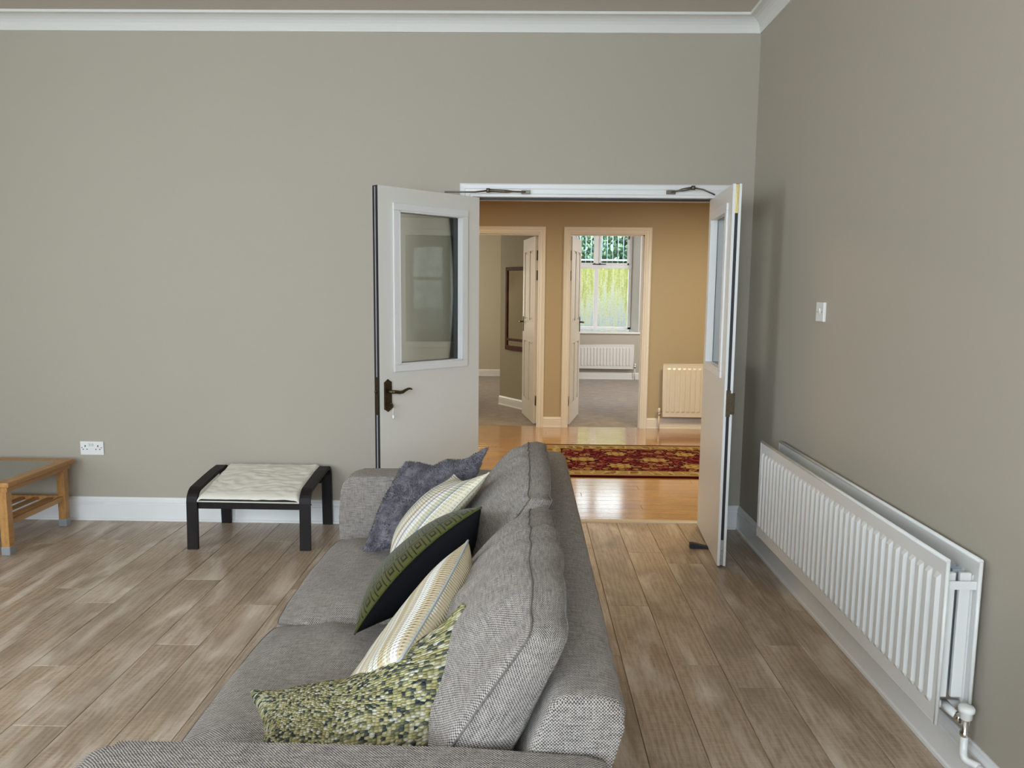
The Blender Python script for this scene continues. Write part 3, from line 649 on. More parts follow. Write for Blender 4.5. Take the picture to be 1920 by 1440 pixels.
# panelled hall doors
def panel_door(name, origin, ang, flip, label, handle_z=1.10):
    LW, T = .758, .038
    r = empty(name, origin, ang, label=label, cat='door', kind='structure'); z0, z1 = .012, 2.035; ya, yb = sorted((0, flip*T)); cy = (ya+yb)/2
    m = MB(); xs = [(0, .105), (.338, .420), (.653, LW)]; panels = [(.105, .338), (.420, .653)]; rz = [(z0, .22), (.90, 1.12), (1.90, z1)]
    for a, b in xs: m.box(a, b, ya, yb, z0, z1)
    for a, b in panels:
        for c, d in rz: m.box(a, b, ya, yb, c, d)
    m.build('frame', doorw_m, r, local=True)
    for a, b in panels:
        for c, d in ((.22, .90), (1.12, 1.90)):
            q = MB(); q.box(a, b, ya+.010, yb-.010, c, d); q.box(a+.03, b-.03, ya+.004, yb-.004, c+.03, d-.03, .006, 1); q.build('panel', doorw_m, r, local=True)
            q = MB()
            for yy in (ya, yb):
                for bx in ((a, a+.012, c, d), (b-.012, b, c, d), (a, b, c, c+.012), (a, b, d-.012, d)): q.box(bx[0], bx[1], yy-.002, yy+.002, bx[2], bx[3], .001, 1)
            q.build('panel_moulding', doorw_m, r, local=True)
    for sgn, yy in ((-1, ya), (1, yb)):
        h = MB(); h.box(LW-.075, LW-.045, min(yy, yy+sgn*.008), max(yy, yy+sgn*.008), handle_z-.11, handle_z+.06, .002)
        hp_ = h.build('handle_plate', bronze_m, r, local=True)
        h = MB(); h.tube([(LW-.06, yy, handle_z), (LW-.06, yy+sgn*.05, handle_z)], .009, 10); h.tube([(LW-.055, yy+sgn*.05, handle_z), (LW-.10, yy+sgn*.052, handle_z-.004), (LW-.15, yy+sgn*.05, handle_z+.003), (LW-.165, yy+sgn*.048, handle_z-.004)], [.009, .009, .007, .005], 10)
        h.build('lever', bronze_m, hp_, local=True)
    return r
def hinges(x, y, sgn, par):
    for z in (.27, 1.62, 1.83):
        h = MB(); h.box(min(x, x+sgn*.003), max(x, x+sgn*.003), y-.035, y+.035, z-.05, z+.05); h.tube([(x+sgn*.006, y+.037, z-.052), (x+sgn*.006, y+.037, z+.052)], .007, 8); 
        o = h.build('hinge', bronze_m); o.parent = par
dd = Vector((-.12, .70)).normalized(); a_ = math.atan2(dd.y, dd.x); n2 = Vector((-dd.y, dd.x))
d3 = panel_door('door_3', (LD[1]-.036, H+HW+.025, 0), a_, -1 if n2.x < 0 else 1, 'white panelled door open inwards in the left hall doorway')
dd = Vector((.150, .75)).normalized(); a_ = math.atan2(dd.y, dd.x); n2 = Vector((-dd.y, dd.x))
d4 = panel_door('door_4', (RD[0]+.030, H+HW+.012, 0), a_, 1 if n2.x < 0 else -1, 'white panelled door open inwards in the right hall doorway')
hinges(LD[1]-.008, H+.070, -1, bpy.data.objects['trim_4']); hinges(RD[0]+.0055, H+.070, 1, bpy.data.objects['trim_5'])
# door-closer arms on the frame head
def closer(j0, j1, j2, j3, label):
    r = empty('door_closer_arm', j0, label=label, cat='door closer')
    MB().box(j0[0]-.026, j0[0]+.026, D-.036, D-.018, j0[2]-.011, j0[2]+.011, .002).build('bracket', close_m, r)
    MB().tube([j0, Vector(j0).lerp(Vector(j1), .35), Vector(j0).lerp(Vector(j1), .5), j1], [.0045, .0045, .009, .009], 10).build('main_arm', close_m, r)
    MB().lathe([(.011, -.012), (.012, 0), (.011, .012)], j1, (0, 0, 1), 14).build('joint', close_m, r)
    MB().tube([j1, j2, j3], .0045, 8).build('link_rod', close_m, r)
closer((-.005, D-.036, 2.037), (-.225, D-.07, 2.040), (-.30, D-.09, 2.028), (-.47, 4.545, 2.018), 'bronze-grey closer arm above the left leaf')
closer((.850, D-.036, 2.043), (.972, D-.07, 2.064), (1.02, D-.11, 2.050), (1.085, D-.13, 2.018), 'bronze-grey closer arm above the right leaf')
# rubber wedge under the right leaf
wd = MB().prism([(0, 0), (.125, 0), (.125, .006), (.02, .030), (.0, .030)], 'Y', -.018, .018, .002)
wo = wd.build('door_wedge', navy_m, label='small dark rubber wedge under the right door leaf', cat='door wedge'); wo.location = (.962, 4.335, 0); wo.rotation_euler = (0, 0, -.06)

# ------------------------------------------------------------------ radiators
def corrugated(L, H_, pitch, amp, margin=.05, z_end=.055, wide=.5):
    """pressed steel sheet in local X (length) - Z, ribs towards -Y"""
    m = MB(); bm = m.bm; n = int(round((L-2*margin*.6)/pitch)); st = (L-n*pitch)/2; xs = [(0, 0)]
    for k in range(n):
        b = st+k*pitch; c = pitch*(1-wide)/2
        xs += [(b+c*.55, 0), (b+c*1.35, 1), (b+pitch-c*1.35, 1), (b+pitch-c*.55, 0)]
    xs.append((L, 0)); zs = [(0, 0), (z_end-.008, 0), (z_end+.008, 1), (H_-z_end-.008, 1), (H_-z_end+.008, 0), (H_, 0)]
    def grid(y0, s): return [[bm.verts.new((x, y0-amp*a*b, z)) for x, a in xs] for z, b in zs]
    A = grid(0, 1); B = [[bm.verts.new(v.co+Vector((0, .0025, 0))) for v in r] for r in A]
    for Q in (A, B):
        for j in range(len(zs)-1):
            for i in range(len(xs)-1): bm.faces.new((Q[j][i], Q[j][i+1], Q[j+1][i+1], Q[j+1][i]))
    nx, nz = len(xs)-1, len(zs)-1
    for i in range(nx):
        bm.faces.new((A[0][i], A[0][i+1], B[0][i+1], B[0][i])); bm.faces.new((A[nz][i], A[nz][i+1], B[nz][i+1], B[nz][i]))
    for j in range(nz):
        bm.faces.new((A[j][0], A[j+1][0], B[j+1][0], B[j][0])); bm.faces.new((A[j][nx], A[j+1][nx], B[j+1][nx], B[j][nx]))
    return m
# long double radiator: local X = -Y world (near end at x = L)
RL, RH = 1.775, .495
rr = empty('radiator', (1.335, 3.95, .205), -PI/2, label='long white double-panel radiator on the right wall', cat='radiator')
# local frame: x -> world -y, y -> world x ; wall is at +y local. front panel at local y = -.115, back at -.02
fpan = corrugated(RL, RH, .0497, .009).build('front_panel', rad_m, rr, local=True); fpan.location = (0, -.112, 0)
bpan = corrugated(RL, RH, .0497, .007).build('back_panel', rad_m, rr, local=True); bpan.location = (0, -.018, 0)
for pn in (fpan, bpan):
    tb = MB(); tb.tube([(0, .004, RH), (RL, .004, RH)], .0068, 10); tb.tube([(0, .004, 0), (RL, .004, 0)], .004, 8); tb.tube([(RL, .004, -.004), (RL, .004, RH)], .0058, 10); tb.tube([(0, .004, -.004), (0, .004, RH)], .0058, 10)
    tb.build('rolled_edge', rad_m, pn, local=True, smooth=False)
for y0, s in ((-.104, 1), (-.026, -1)):
    cf = MB(); bm = cf.bm; dep = .033; p = .0248; n = int((RL-.07)/p); pts = []
    for k in range(n):
        x = .035+k*p; pts += [(x, y0), (x+p*.16, y0+s*dep), (x+p*.66, y0+s*dep), (x+p*.82, y0)]
    A = [bm.verts.new((x, y, .075)) for x, y in pts]; B = [bm.verts.new((x, y, RH-.045)) for x, y in pts]
    for k in range(len(pts)-1): bm.faces.new((A[k], A[k+1], B[k+1], B[k]))
    cf.build('convector_fins', fin_m, rr, local=True)
    ep = MB(); a, b = sorted((y0, y0+s*dep)); ep.box(RL-.034, RL-.020, a, b, .07, RH-.042, .003); ep.build('end_cover', rad_m, rr, local=True); MB().box(.020, .034, a, b, .07, RH-.042, .003).build('end_cover', rad_m, rr, local=True)
for a in (RL-.012, .008): MB().box(a, a+.004, -.108, -.012, RH-.088, RH-.063).build('end_strap', rad_m, rr, local=True)
cn = MB(); cn.tube([(RL-.05, -.108, .035), (RL-.05, -.016, .035)], .013, 12); cn.tube([(RL-.05, -.062, .035), (RL+.012, -.055, .030)], [.016, .011], 12); cn.build('connecting_pipe', rad_m, rr, local=True, smooth=False)
va = MB(); va.lathe([(.013, -.014), (.015, -.010), (.015, .006), (.012, .010)], (RL+.020, -.050, .028), (1, .1, 0), 12); va.lathe([(.010, -.045), (.013, -.040), (.013, -.030), (.009, -.026), (.009, .012)], (RL+.045, -.048, .030), (0, 0, 1), 14)
vb = va.build('valve_body', chrome_m, rr, local=True)
MB().lathe([(.012, .008), (.0165, .012), (.0175, .030), (.022, .034), (.0225, .044), (.019, .049), (.006, .051)], (RL+.045, -.048, .030), (0, 0, 1), 20).build('valve_cap', plastic_m, vb, local=True, label='white ribbed valve cap')
pb = MB(); pb.tube([(RL+.045, -.048, -.012), (RL+.045, -.048, -.065), (RL+.05, -.046, -.078), (RL+.058, -.040, -.083), (RL+.075, -.026, -.083), (RL+.082, -.019, -.085)], [.011, .011, .011, .011, .0105, .0105], 12)
pb.tube([(RL+.07, -.024, -.082), (RL+.095, -.019, -.088), (RL+.22, -.019, -.110), (RL+.5, -.019, -.12)], .010, 10); pb.build('supply_pipe', rad_m, rr, local=True)
for x in (.25, RL/2, RL-.25): MB().box(x-.015, x+.015, -.014, .0095, .06, RH-.06).build('wall_bracket', rad_m, rr, local=True)
def small_rad(loc, L, Hh, pitch, label, valve_side):
    r = empty('radiator', loc, label=label, cat='radiator')
    p = corrugated(L, Hh, pitch, .008, .05, .05, .6).build('front_panel', rad_m, r, local=True); p.location = (0, -.075, 0)
    t = MB(); t.tube([(0, .003, Hh), (L, .003, Hh)], .006, 8); t.tube([(0, .003, 0), (L, .003, 0)], .005, 8); t.tube([(0, .003, 0), (0, .003, Hh)], .005, 8); t.tube([(L, .003, 0), (L, .003, Hh)], .005, 8); t.build('rolled_edge', rad_m, p, local=True)
    MB().box(.02, .05, -.072, 0, .05, Hh-.05).build('wall_bracket', rad_m, r, local=True); MB().box(L-.05, L-.02, -.072, 0, .05, Hh-.05).build('wall_bracket', rad_m, r, local=True); MB().box(.055, L-.055, -.045, -.040, .02, Hh-.02).build('back_panel', rad_m, r, local=True)
    x = -.028 if valve_side < 0 else L+.028
    v = MB(); v.tube([(0 if valve_side < 0 else L, -.05, .035), (x, -.05, .035)], .009, 8); v.lathe([(.011, -.03), (.013, -.02), (.013, .01), (.009, .014)], (x, -.05, .035), n=12); vv = v.build('valve_body', chrome_m, r, local=True)
    MB().lathe([(.011, .014), (.014, .018), (.014, .05), (.010, .054)], (x, -.05, .035), n=12).build('valve_cap', plastic_m, vv, local=True)
    MB().tube([(x, -.05, .005), (x, -.05, -loc[2]+.0)], .008, 8).build('supply_pipe', rad_m, r, local=True)
    return r
small_rad((1.467, H-.006, .142), 1.35, .560, .0538, 'cream-lit radiator in the hall right of the open doorways', -1)
small_rad((.78, RY-.006, .185), 1.02, .397, .0530, 'low radiator under the window of the right far room', 1)

# ------------------------------------------------------------------ mirror, rug, electrics
mr = empty('wall_mirror', A0 + dA*.155 + Vector((0, 0, .72)), math.atan2(dA.y, dA.x), label='mahogany framed mirror on the slanting wall of the left far room', cat='mirror')
mh, mw, q = 1.02, .46, .042; sy = -1 if (Matrix.Rotation(math.atan2(dA.y, dA.x), 2) @ Vector((0, 1))).dot(Vector((nA.x, nA.y))) < 0 else 1
fr = MB(); a, b = sorted((sy*.002, sy*.028))
for bx in ((0, q, 0, mh), (mw-q, mw, 0, mh), (0, mw, 0, q*1.3), (0, mw, mh-q, mh), (q, mw-q, .115, .145)): fr.box(bx[0], bx[1], a, b, bx[2], bx[3], .004)
fr.build('frame', frame_m, mr, local=True); a, b = sorted((sy*.004, sy*.014)); MB().box(q, mw-q, a, b, q, mh-q).build('mirror_glass', mirror_m, mr, local=True)

def rug_mat():
    t = NT('persian_runner'); v = t.co(); x, y, z = t.xyz(v)     # origin at the left-near corner of the rug
    WY_, LX_ = 1.27, 3.2
    dx = t.math('MINIMUM', x, t.math('SUBTRACT', LX_, x)); dy = t.math('MINIMUM', y, t.math('SUBTRACT', WY_, y))
    d = t.math('MINIMUM', dx, dy)
    tan, tan2, olive, maroon, dk, pink = (.30, .225, .10), (.40, .32, .17), (.15, .11, .035), (.075, .003, .009), (.014, .002, .005), (.20, .06, .055)
    nz = t.noise(v, 20, 2); wv = t.n('ShaderNodeVectorMath', operation='ADD'); t.put(wv.inputs[0], v)
    cmb = t.n('ShaderNodeCombineXYZ'); t.put(cmb.inputs[0], t.math('MULTIPLY', t.math('SUBTRACT', t.noise(v, 9, 2), .5), .10)); t.put(cmb.inputs[1], t.math('MULTIPLY', t.math('SUBTRACT', t.noise(t.co('Object', (1, 1, 1), (4, 7, 0)), 9, 2), .5), .10)); t.put(wv.inputs[1], cmb.outputs[0])
    # field: curling vine lines, leaves and large palmettes
    vo = t.n('ShaderNodeTexVoronoi', feature='DISTANCE_TO_EDGE', i_Vector=wv.outputs[0], i_Scale=11.5); vines = t.math('LESS_THAN', vo.outputs[0], .035)
    vf = t.n('ShaderNodeTexVoronoi', feature='F1', i_Vector=wv.outputs[0], i_Scale=11.5)
    leaf = t.math('LESS_THAN', vf.outputs[0], .40); leafc = t.math('LESS_THAN', vf.outputs[0], .17); leafo = t.math('LESS_THAN', vf.outputs[0], .47)
    c = t.mix(vines, maroon, pink); c = t.mix(leafo, c, dk); c = t.mix(leaf, c, (.27, .155, .075)); c = t.mix(leafc, c, (.14, .02, .02))
    def motif(px, cx, cy, rx, ry):
        fx = t.math('SUBTRACT', t.math('MULTIPLY', t.math('FRACT', t.math('ADD', t.math('DIVIDE', x, px), -cx)), px), px/2)
        fy = t.math('SUBTRACT', y, cy)
        ang = t.math('ARCTAN2', t.math('DIVIDE', fy, ry), t.math('DIVIDE', fx, rx)); r_ = t.math('SQRT', t.math('ADD', t.math('POWER', t.math('DIVIDE', fx, rx), 2.0), t.math('POWER', t.math('DIVIDE', fy, ry), 2.0)))
        return t.math('DIVIDE', r_, t.math('ADD', 1.0, t.math('MULTIPLY', t.math('COSINE', t.math('MULTIPLY', ang, 8.0)), .16)))
    for (px, cx, cy, rx, ry) in ((.62, .10, .62, .115, .07), (.62, .60, .86, .09, .075), (.62, .58, .38, .10, .08)):
        r_ = motif(px, cx, cy, rx, ry)
        c = t.mix(t.math('LESS_THAN', r_, 1.15), c, dk); c = t.mix(t.math('LESS_THAN', r_, 1.0), c, (.33, .25, .11)); c = t.mix(t.math('LESS_THAN', r_, .55), c, (.24, .13, .045)); c = t.mix(t.math('LESS_THAN', r_, .28), c, (.42, .32, .14))
    # border with S-shaped leaves
    wb = t.n('ShaderNodeTexWave', i_Vector=wv.outputs[0], i_Scale=3.4, i_Distortion=6.0, i_Detail=1.0); vb_ = t.n('ShaderNodeTexVoronoi', feature='F1', i_Vector=wv.outputs[0], i_Scale=11.0)
    bc = t.mix(t.math('LESS_THAN', vb_.outputs[0], .36), tan, olive); bc = t.mix(t.math('GREATER_THAN', wb.outputs[1], .86), bc, tan2); bc = t.mix(t.math('LESS_THAN', vb_.outputs[0], .14), bc, (.30, .08, .04))
    c = t.mix(t.math('LESS_THAN', d, .205), c, dk); c = t.mix(t.math('LESS_THAN', d, .198), c, bc)
    c = t.mix(t.math('LESS_THAN', d, .080), c, (.30, .15, .07)); c = t.mix(t.math('LESS_THAN', d, .066), c, tan2)
    edge = t.mix(t.math('LESS_THAN', dx, .045), (.055, .006, .010), (.22, .012, .02)); c = t.mix(t.math('LESS_THAN', d, .042), c, edge)
    pile = t.noise(v, 300, 2); c = t.mix(t.math('MULTIPLY', pile, .5), c, (.5, .5, .5), 'MULTIPLY')
    t.set(Base_Color=c, Roughness=1.0); t.b.inputs['Specular IOR Level'].default_value = .05; t.bump(pile, .4, .002); return t.m
rg = MB().box(0, 3.2, 0, 1.27, .0005, .011, .003).build('runner_rug', rug_mat(), label='maroon and gold patterned oriental rug on the hall floor', cat='rug'); rg.location = (.143, 5.995, 0)

sk = empty('wall_socket', (-2.69, D, .458), label='white double wall socket above the baseboard, right of the table', cat='socket')
s = MB(); s.box(-2.763, -2.617, D-.011, D, .415, .501, .003); fp = s.build('faceplate', plastic_m, sk)
for cx, sw in ((-2.733, 1), (-2.649, -1)):
    sx = cx + sw*.002
    h = MB()
    for (a, b, c, d) in ((sx-.003, sx+.003, .466, .478), (sx-.017, sx-.009, .449, .454), (sx+.007, sx+.015, .449, .454)): h.box(a, b, D-.0118, D-.008, c, d)
    h.box(sx-.021*sw-.003, sx-.021*sw+.003, D-.0118, D-.009, .459, .464)
    h.build('pin_hole', dark_m, sk)
for cx in (-2.704, -2.686):
    MB().box(cx-.006, cx+.006, D-.0145, D-.010, .470, .490, .0015).build('rocker_switch', paint('switch_grey_white', (.62, .62, .61), .3, 0, .01) if 'switch_grey_white' not in MATS else MATS['switch_grey_white'], sk)
ls = empty('light_switch', (XR, 3.545, 1.378), label='white single light switch on the right wall above the radiator', cat='light switch')
MB().box(XR-.013, XR, 3.500, 3.590, 1.334, 1.421, .0025).build('faceplate', plastic_m, ls)
q_ = MB(); q_.prism([(XR-.0125, 1.362), (XR-.0185, 1.393), (XR-.0125, 1.393)], 'Y', 3.540, 3.552)
q_.build('rocker_switch', plastic_m, ls)
for y in (3.573, 3.517): MB().lathe([(.003, 0), (.003, .001)], (XR-.0135, y, 1.378), (-1, 0, 0), 8).build('screw', cap_m, ls)

# ------------------------------------------------------------------ footstool
fs = empty('footstool', (-1.535, 4.44, 0), label='low footstool with cream cushion and black-brown bentwood frame', cat='footstool')
def arc(cx, cy, r, a0, a1, n=7): return [(cx+r*math.cos(math.radians(a0+(a1-a0)*k/n)), cy+r*math.sin(math.radians(a0+(a1-a0)*k/n))) for k in range(n+1)]
path = [(4.186, 0), (4.192, .12), (4.196, .262)] + arc(4.268, .262, .072, 176, 97)[0:] + [(4.40, .352), (4.52, .366)] + arc(4.612, .312, .062, 80, 4) + [(4.676, .16), (4.682, 0)]
for xc in (-1.850, -1.216):
    b = MB().band(path, .030, xc, .020); bmesh.ops.bevel(b.bm, geom=[e for e in b.bm.edges if e.is_manifold and e.calc_face_angle(0) > .8], offset=.003, segments=2, affect='EDGES')
    b.build('leg', espresso_m, fs, label='bent black-brown veneer leg hoop')
MB().box(-1.822, -1.245, 4.200, 4.222, .228, .288, .003).build('front_rail', espresso_m, fs); MB().box(-1.822, -1.245, 4.64, 4.662, .27, .33, .003).build('back_rail', espresso_m, fs)
def creamfab():
    t = NT('cream_cotton'); v = t.co(); n = t.noise(v, 14, 2)
    t.set(Base_Color=t.mix(n, (.72, .68, .58), (.79, .75, .66)), Roughness=.85); t.bump(t.noise(v, 500, 2), .2, .001); return t.m
cf = MB(); bm = cf.bm; NX, NY = 64, 56; G = []
for j in range(NY+1):
    v = j/NY; row = []
    for i in range(NX+1):
        u = i/NX; x = -1.818+.572*u; yy = 4.182+.485*v; z = .306+.081*v + .012*math.sin(PI*u)*math.sin(PI*min(1, v*1.02))
        e = min(u, 1-u)/.05; e2 = min(v, 1-v)/.055
        z -= .018*max(0, 1-e)**2 + .010*max(0, 1-e2)**2
        p = Vector((x*11, yy*26+1.2*noise.noise(Vector((x*7, yy*7, 0))), 0)); r1 = 1-abs(noise.noise(p))*2
        z += .0048*r1*min(1, e, e2) + .004*noise.noise(Vector((x*20, yy*20, 3)))
        row.append(bm.verts.new((x, yy, z)))
    G.append(row)
for j in range(NY):
    for i in range(NX): bm.faces.new((G[j][i], G[j][i+1], G[j+1][i+1], G[j+1][i]))
G2 = [[bm.verts.new(v.co - Vector((0, 0, .007))) for v in r] for r in (G[0], G[NY])]
G3 = [[bm.verts.new(G[j][k].co - Vector((0, 0, .007))) for j in range(NY+1)] for k in (0, NX)]
for i in range(NX): bm.faces.new((G[0][i], G[0][i+1], G2[0][i+1], G2[0][i])); bm.faces.new((G[NY][i], G[NY][i+1], G2[1][i+1], G2[1][i]))
for j in range(NY): bm.faces.new((G[j][0], G[j+1][0], G3[0][j+1], G3[0][j])); bm.faces.new((G[j][NX], G[j+1][NX], G3[1][j+1], G3[1][j]))
bm.faces.new([G2[0][0], G2[0][NX], G2[1][NX], G2[1][0]])
cf.build('seat_cushion', creamfab(), fs, smooth=True, label='wrinkled cream seat cushion')
for xc, s_ in ((-1.821, 1), (-1.880, -1), (-1.186, 1), (-1.245, -1)): MB().lathe([(.005, 0), (.004, .002)], (xc, 4.21, .258), (s_, 0, 0), 10).build('bolt', dark_m, fs)

# ------------------------------------------------------------------ coffee table
tb = empty('coffee_table', (-3.35, 4.31, 0), label='honey oak coffee table with glass top and slatted shelf', cat='table')
TX0, TX1, TY0, TY1 = -3.94, -2.755, 4.005, 4.625
m = MB(); bw = .075
m.box(TX0, TX1, TY0, TY0+bw, .384, .410, .004); m.box(TX0, TX1, TY1-bw, TY1, .384, .410, .004); m.box(TX0, TX0+bw, TY0+bw+.0005, TY1-bw-.0005, .384, .410, .004); m.box(TX1-bw, TX1, TY0+bw+.0005, TY1-bw-.0005, .384, .410, .004)
m.build('top_frame', table_m, tb)
m = MB(); m.box(TX0+.022, TX1-.022, TY0+.02, TY1-.02, .352, .384, .002); m.build('apron', table_m, tb)
gt = NT('smoked_table_glass'); gt.set(Base_Color=gt.mix(gt.noise(gt.co(), 3), (.16, .175, .15), (.18, .195, .165)), Roughness=.08); gt.b.inputs['Coat Weight'].default_value = .3
MB().box(TX0+bw-.002, TX1-bw+.002, TY0+bw-.002, TY1-bw+.002, .398, .4085, .001).build('glass_top', gt.m, tb, label='grey-green glass inset')
for x in (TX0+.03, TX1-.078):
    for y in (TY0+.025, TY1-.073):
        l = MB().box(x, x+.046, y, y+.046, .045, .352, .004).build('leg', table_m, tb)
        MB().box(x-.002, x+.048, y-.002, y+.048, 0, .048, .004).build('leg_cap', cap_m, l.parent, label='grey plastic cap on the leg foot')
for x in (TX0+.042, TX1-.066): MB().box(x, x+.022, TY0+.06, TY1-.06, .158, .190, .003).build('shelf_rail', table_m, tb)
for y in (TY0+.035, TY1-.060): MB().box(TX0+.06, TX1-.06, y, y+.022, .160, .190, .003).build('shelf_rail', table_m, tb)
k = 0; x = TX1-.15
while x > TX0+.08:
    MB().box(x, x+.035, TY0+.05, TY1-.05, .166, .180, .002).build('slat', table_m, tb); x -= .085

# ------------------------------------------------------------------ sofa
SX0, SX1, SA, SB = -.80, .18, 1.302, 3.285
sf = empty('sofa', (-.32, 2.3, 0), label='grey-brown tweed two-seat sofa seen from its end', cat='sofa')
MB().box(-.76, .02, SA-.16, SB+.13, .06, .235, .02, 2).build('base', sofa_m, sf, boxuv=True)
for x in (-.70, -.06):
    for y in (SA-.10, SB+.07): MB().lathe([(.022, 0), (.028, .06)], (x, y, 0), n=14).build('leg', espresso_m, sf)
def arm(y0, y1, top, name='arm'):
    pr = [(-.775, .10), (-.800, .30), (-.805, .47), (-.798, .555)] + [(-.725+(-.070)*math.cos(math.radians(a)), top-.062+.062*math.sin(math.radians(a))) for a in (0, 20, 40, 60, 80, 90)] + [(-.4, top+.002), (-.1, top), (.120, top-.002), (.150, top-.010), (.158, top-.03), (.10, .40), (.03, .10)]
    m = MB(); m.prism(pr, 'Y', y0, y1, .022, 4); o = m.build(name, sofa_m, sf, boxuv=True, smooth=True, angle=50)
    p = MB(); 
    for yy in (y0+.004, y1-.004): p.tube([(a*1.0, yy+(.003 if yy > y0+.05 else -.003), b) for a, b in [( -.80, .30), (-.805, .47), (-.798, .555)]], .001, 5)
    return o
arm(SA-.175, SA-.002, .648); arm(SB+.002, SB+.165, .650)
# back frame, leaning outwards
bp_ = [(.0, .10), (-.13, .10), (-.085, .40), (.050, .722), (.066, .738), (.09, .745), (.150, .743), (.176, .735), (.190, .715), (.186, .69), (.10, .38)]
MB().prism(bp_, 'Y', SA-.002, SB+.16, .018, 4).build('back_frame', sofa_m, sf, boxuv=True, smooth=True, angle=50)
# seat cushions
def net_flat(x0, x1, y0, y1, z, crown=.02, droop=.0):
    xm, ym = (x0+x1)/2, (y0+y1)/2
    return [[(x0, y0, z-droop), (xm, y0, z), (x1, y0, z)], [(x0, ym, z-droop), (xm, ym, z), (x1, ym, z)], [(x0, y1, z-droop), (xm, y1, z), (x1, y1, z)]]
SM, SMB = 2.40, 2.25
for y0, y1, sd in ((SA+.006, SM-.004, 1), (SM+.004, SB-.006, 2)):
    cushion('seat_cushion', net_flat(-.812, -.02, y0, y1, .305, droop=.004), .135, .058, .012, sofa_m, sf, n=36, power=3.2, pinch=-.016, wrinkle=.016, wscale=8, soft=.62, edge_noise=.005, corner=.022, piping=pipe_m, pr=.0026, seed=sd, back_piping=False)
# back cushions
def backc(y0, y1, sd, top=0.0, tw=0.0):
    # (x,z) of the middle surface, bottom to top, leaning back
    rows = [(-.178, .415), (-.066, .635), (.056, .842+top)]
    ym = (y0+y1)/2; N_ = []
    for k, (x, z) in enumerate(rows):
        cr = (.0, .0, .024)[k]
        N_.append([(x, y1-.010*k, z-.016*(k == 2)), (x-.006, ym, z+cr), (x+tw, y0+.004*k, z-.002*(k == 2))])
    return N_
for y0, y1, sd, tp in ((SA+.035, SMB-.006, 4, .0), (SMB+.010, SB-.03, 5, -.002)):
    cushion('back_cushion', backc(y0, y1, sd, tp), .100, .078, .055, sofa_m, sf, n=48, power=2.3, pinch=-.012, wrinkle=.022, wscale=9, soft=.7, edge_noise=.009, corner=.016, bdir=(-1, 0, .06), bscale=(1.4, .68), piping=pipe_m, pr=.0026, seed=sd)

# ------------------------------------------------------------------ throw cushions
def stripes(name, cols, scale, rib=.009, axis=0):
    """woven stripes across UV axis, ribbed along the other"""
    t = NT(name); v = t.co('UV'); x, y, z = t.xyz(v); a, b = (x, y) if axis == 0 else (y, x)
    wob = t.math('MULTIPLY', t.math('SUBTRACT', t.noise(v, 12, 2), .5), .006)
    f = t.math('FRACT', t.math('MULTIPLY', t.math('ADD', a, wob), scale))
    r = t.n('ShaderNodeValToRGB'); r.color_ramp.interpolation = 'CONSTANT'; t.put(r.inputs[0], f); e = r.color_ramp.elements
    while len(e) < len(cols): e.new(.5)
    for k, (p, c) in enumerate(cols): e[k].position = p; e[k].color = (*c, 1)
    s1 = t.math('SINE', t.math('MULTIPLY', b, 2*PI/rib)); s2 = t.math('SINE', t.math('MULTIPLY', a, 2*PI/.011)); dot = t.math('MULTIPLY', t.math('ADD', t.math('MULTIPLY', s1, t.math('ADD', t.math('MULTIPLY', s2, .5), .6)), .1), .8)
    dk = t.ramp(dot, [(.0, (1, 1, 1)), (.55, (.86, .84, .80)), (.9, (.50, .47, .40))])
    c = t.mix(.75, r.outputs[0], dk, 'MULTIPLY')
    t.set(Base_Color=c, Roughness=.85); t.b.inputs['Specular IOR Level'].default_value = .2; t.bump(t.math('SUBTRACT', 0.0, dot), .8, .002); return t.m
cr, sand, slate, wht, lil = (.66, .61, .47), (.46, .36, .20), (.33, .38, .40), (.78, .76, .70), (.42, .39, .44)
stripeA = stripes('cream_woven_stripes', [(0, cr), (.22, wht), (.36, cr), (.44, sand), (.50, wht), (.60, lil), (.66, wht), (.78, (.58, .56, .40)), (.90, slate), (.96, wht)], 5.0, .010, 0)
stripeB = stripes('tan_woven_stripes', [(0, wht), (.14, (.56, .47, .32)), (.24, cr), (.40, (.56, .49, .35)), (.47, (.72, .68, .58)), (.56, (.44, .46, .44)), (.60, (.72, .69, .60)), (.70, (.52, .43, .27)), (.84, cr), (.93, (.57, .50, .38))], 6.0, .0085, 1)
def knit():
    t = NT('green_chunky_knit'); v = t.co('UV'); w_ = t.n('ShaderNodeMapping'); t.put(w_.inputs[0], v); w_.inputs['Scale'].default_value = (130, 205, 1)
    vo = t.n('ShaderNodeTexVoronoi', feature='F1', i_Vector=w_.outputs[0], i_Scale=1.0, i_Randomness=.55)
    sp = t.n('ShaderNodeSeparateColor'); t.put(sp.inputs[0], vo.outputs['Color'])
    band_ = t.n('ShaderNodeMapping'); t.put(band_.inputs[0], v); band_.inputs['Scale'].default_value = (3, 38, 1); nb = t.noise(band_.outputs[0], 1, 2)
    k = t.math('ADD', t.math('MULTIPLY', sp.outputs[0], .62), t.math('MULTIPLY', nb, .42))
    c = t.ramp(k, [(.18, (.03, .04, .055)), (.30, (.10, .115, .10)), (.40, (.27, .26, .13)), (.55, (.45, .41, .18)), (.70, (.55, .51, .30)), (.82, (.64, .62, .52))])
    sh = t.ramp(vo.outputs[0], [(.25, (1, 1, 1)), (.75, (.40, .40, .38))]); c = t.mix(.8, c, sh, 'MULTIPLY')
    t.set(Base_Color=c, Roughness=1.0); t.b.inputs['Specular IOR Level'].default_value = .1; t.bump(t.math('SUBTRACT', 1.0, vo.outputs[0]), 1.0, .007); return t.m
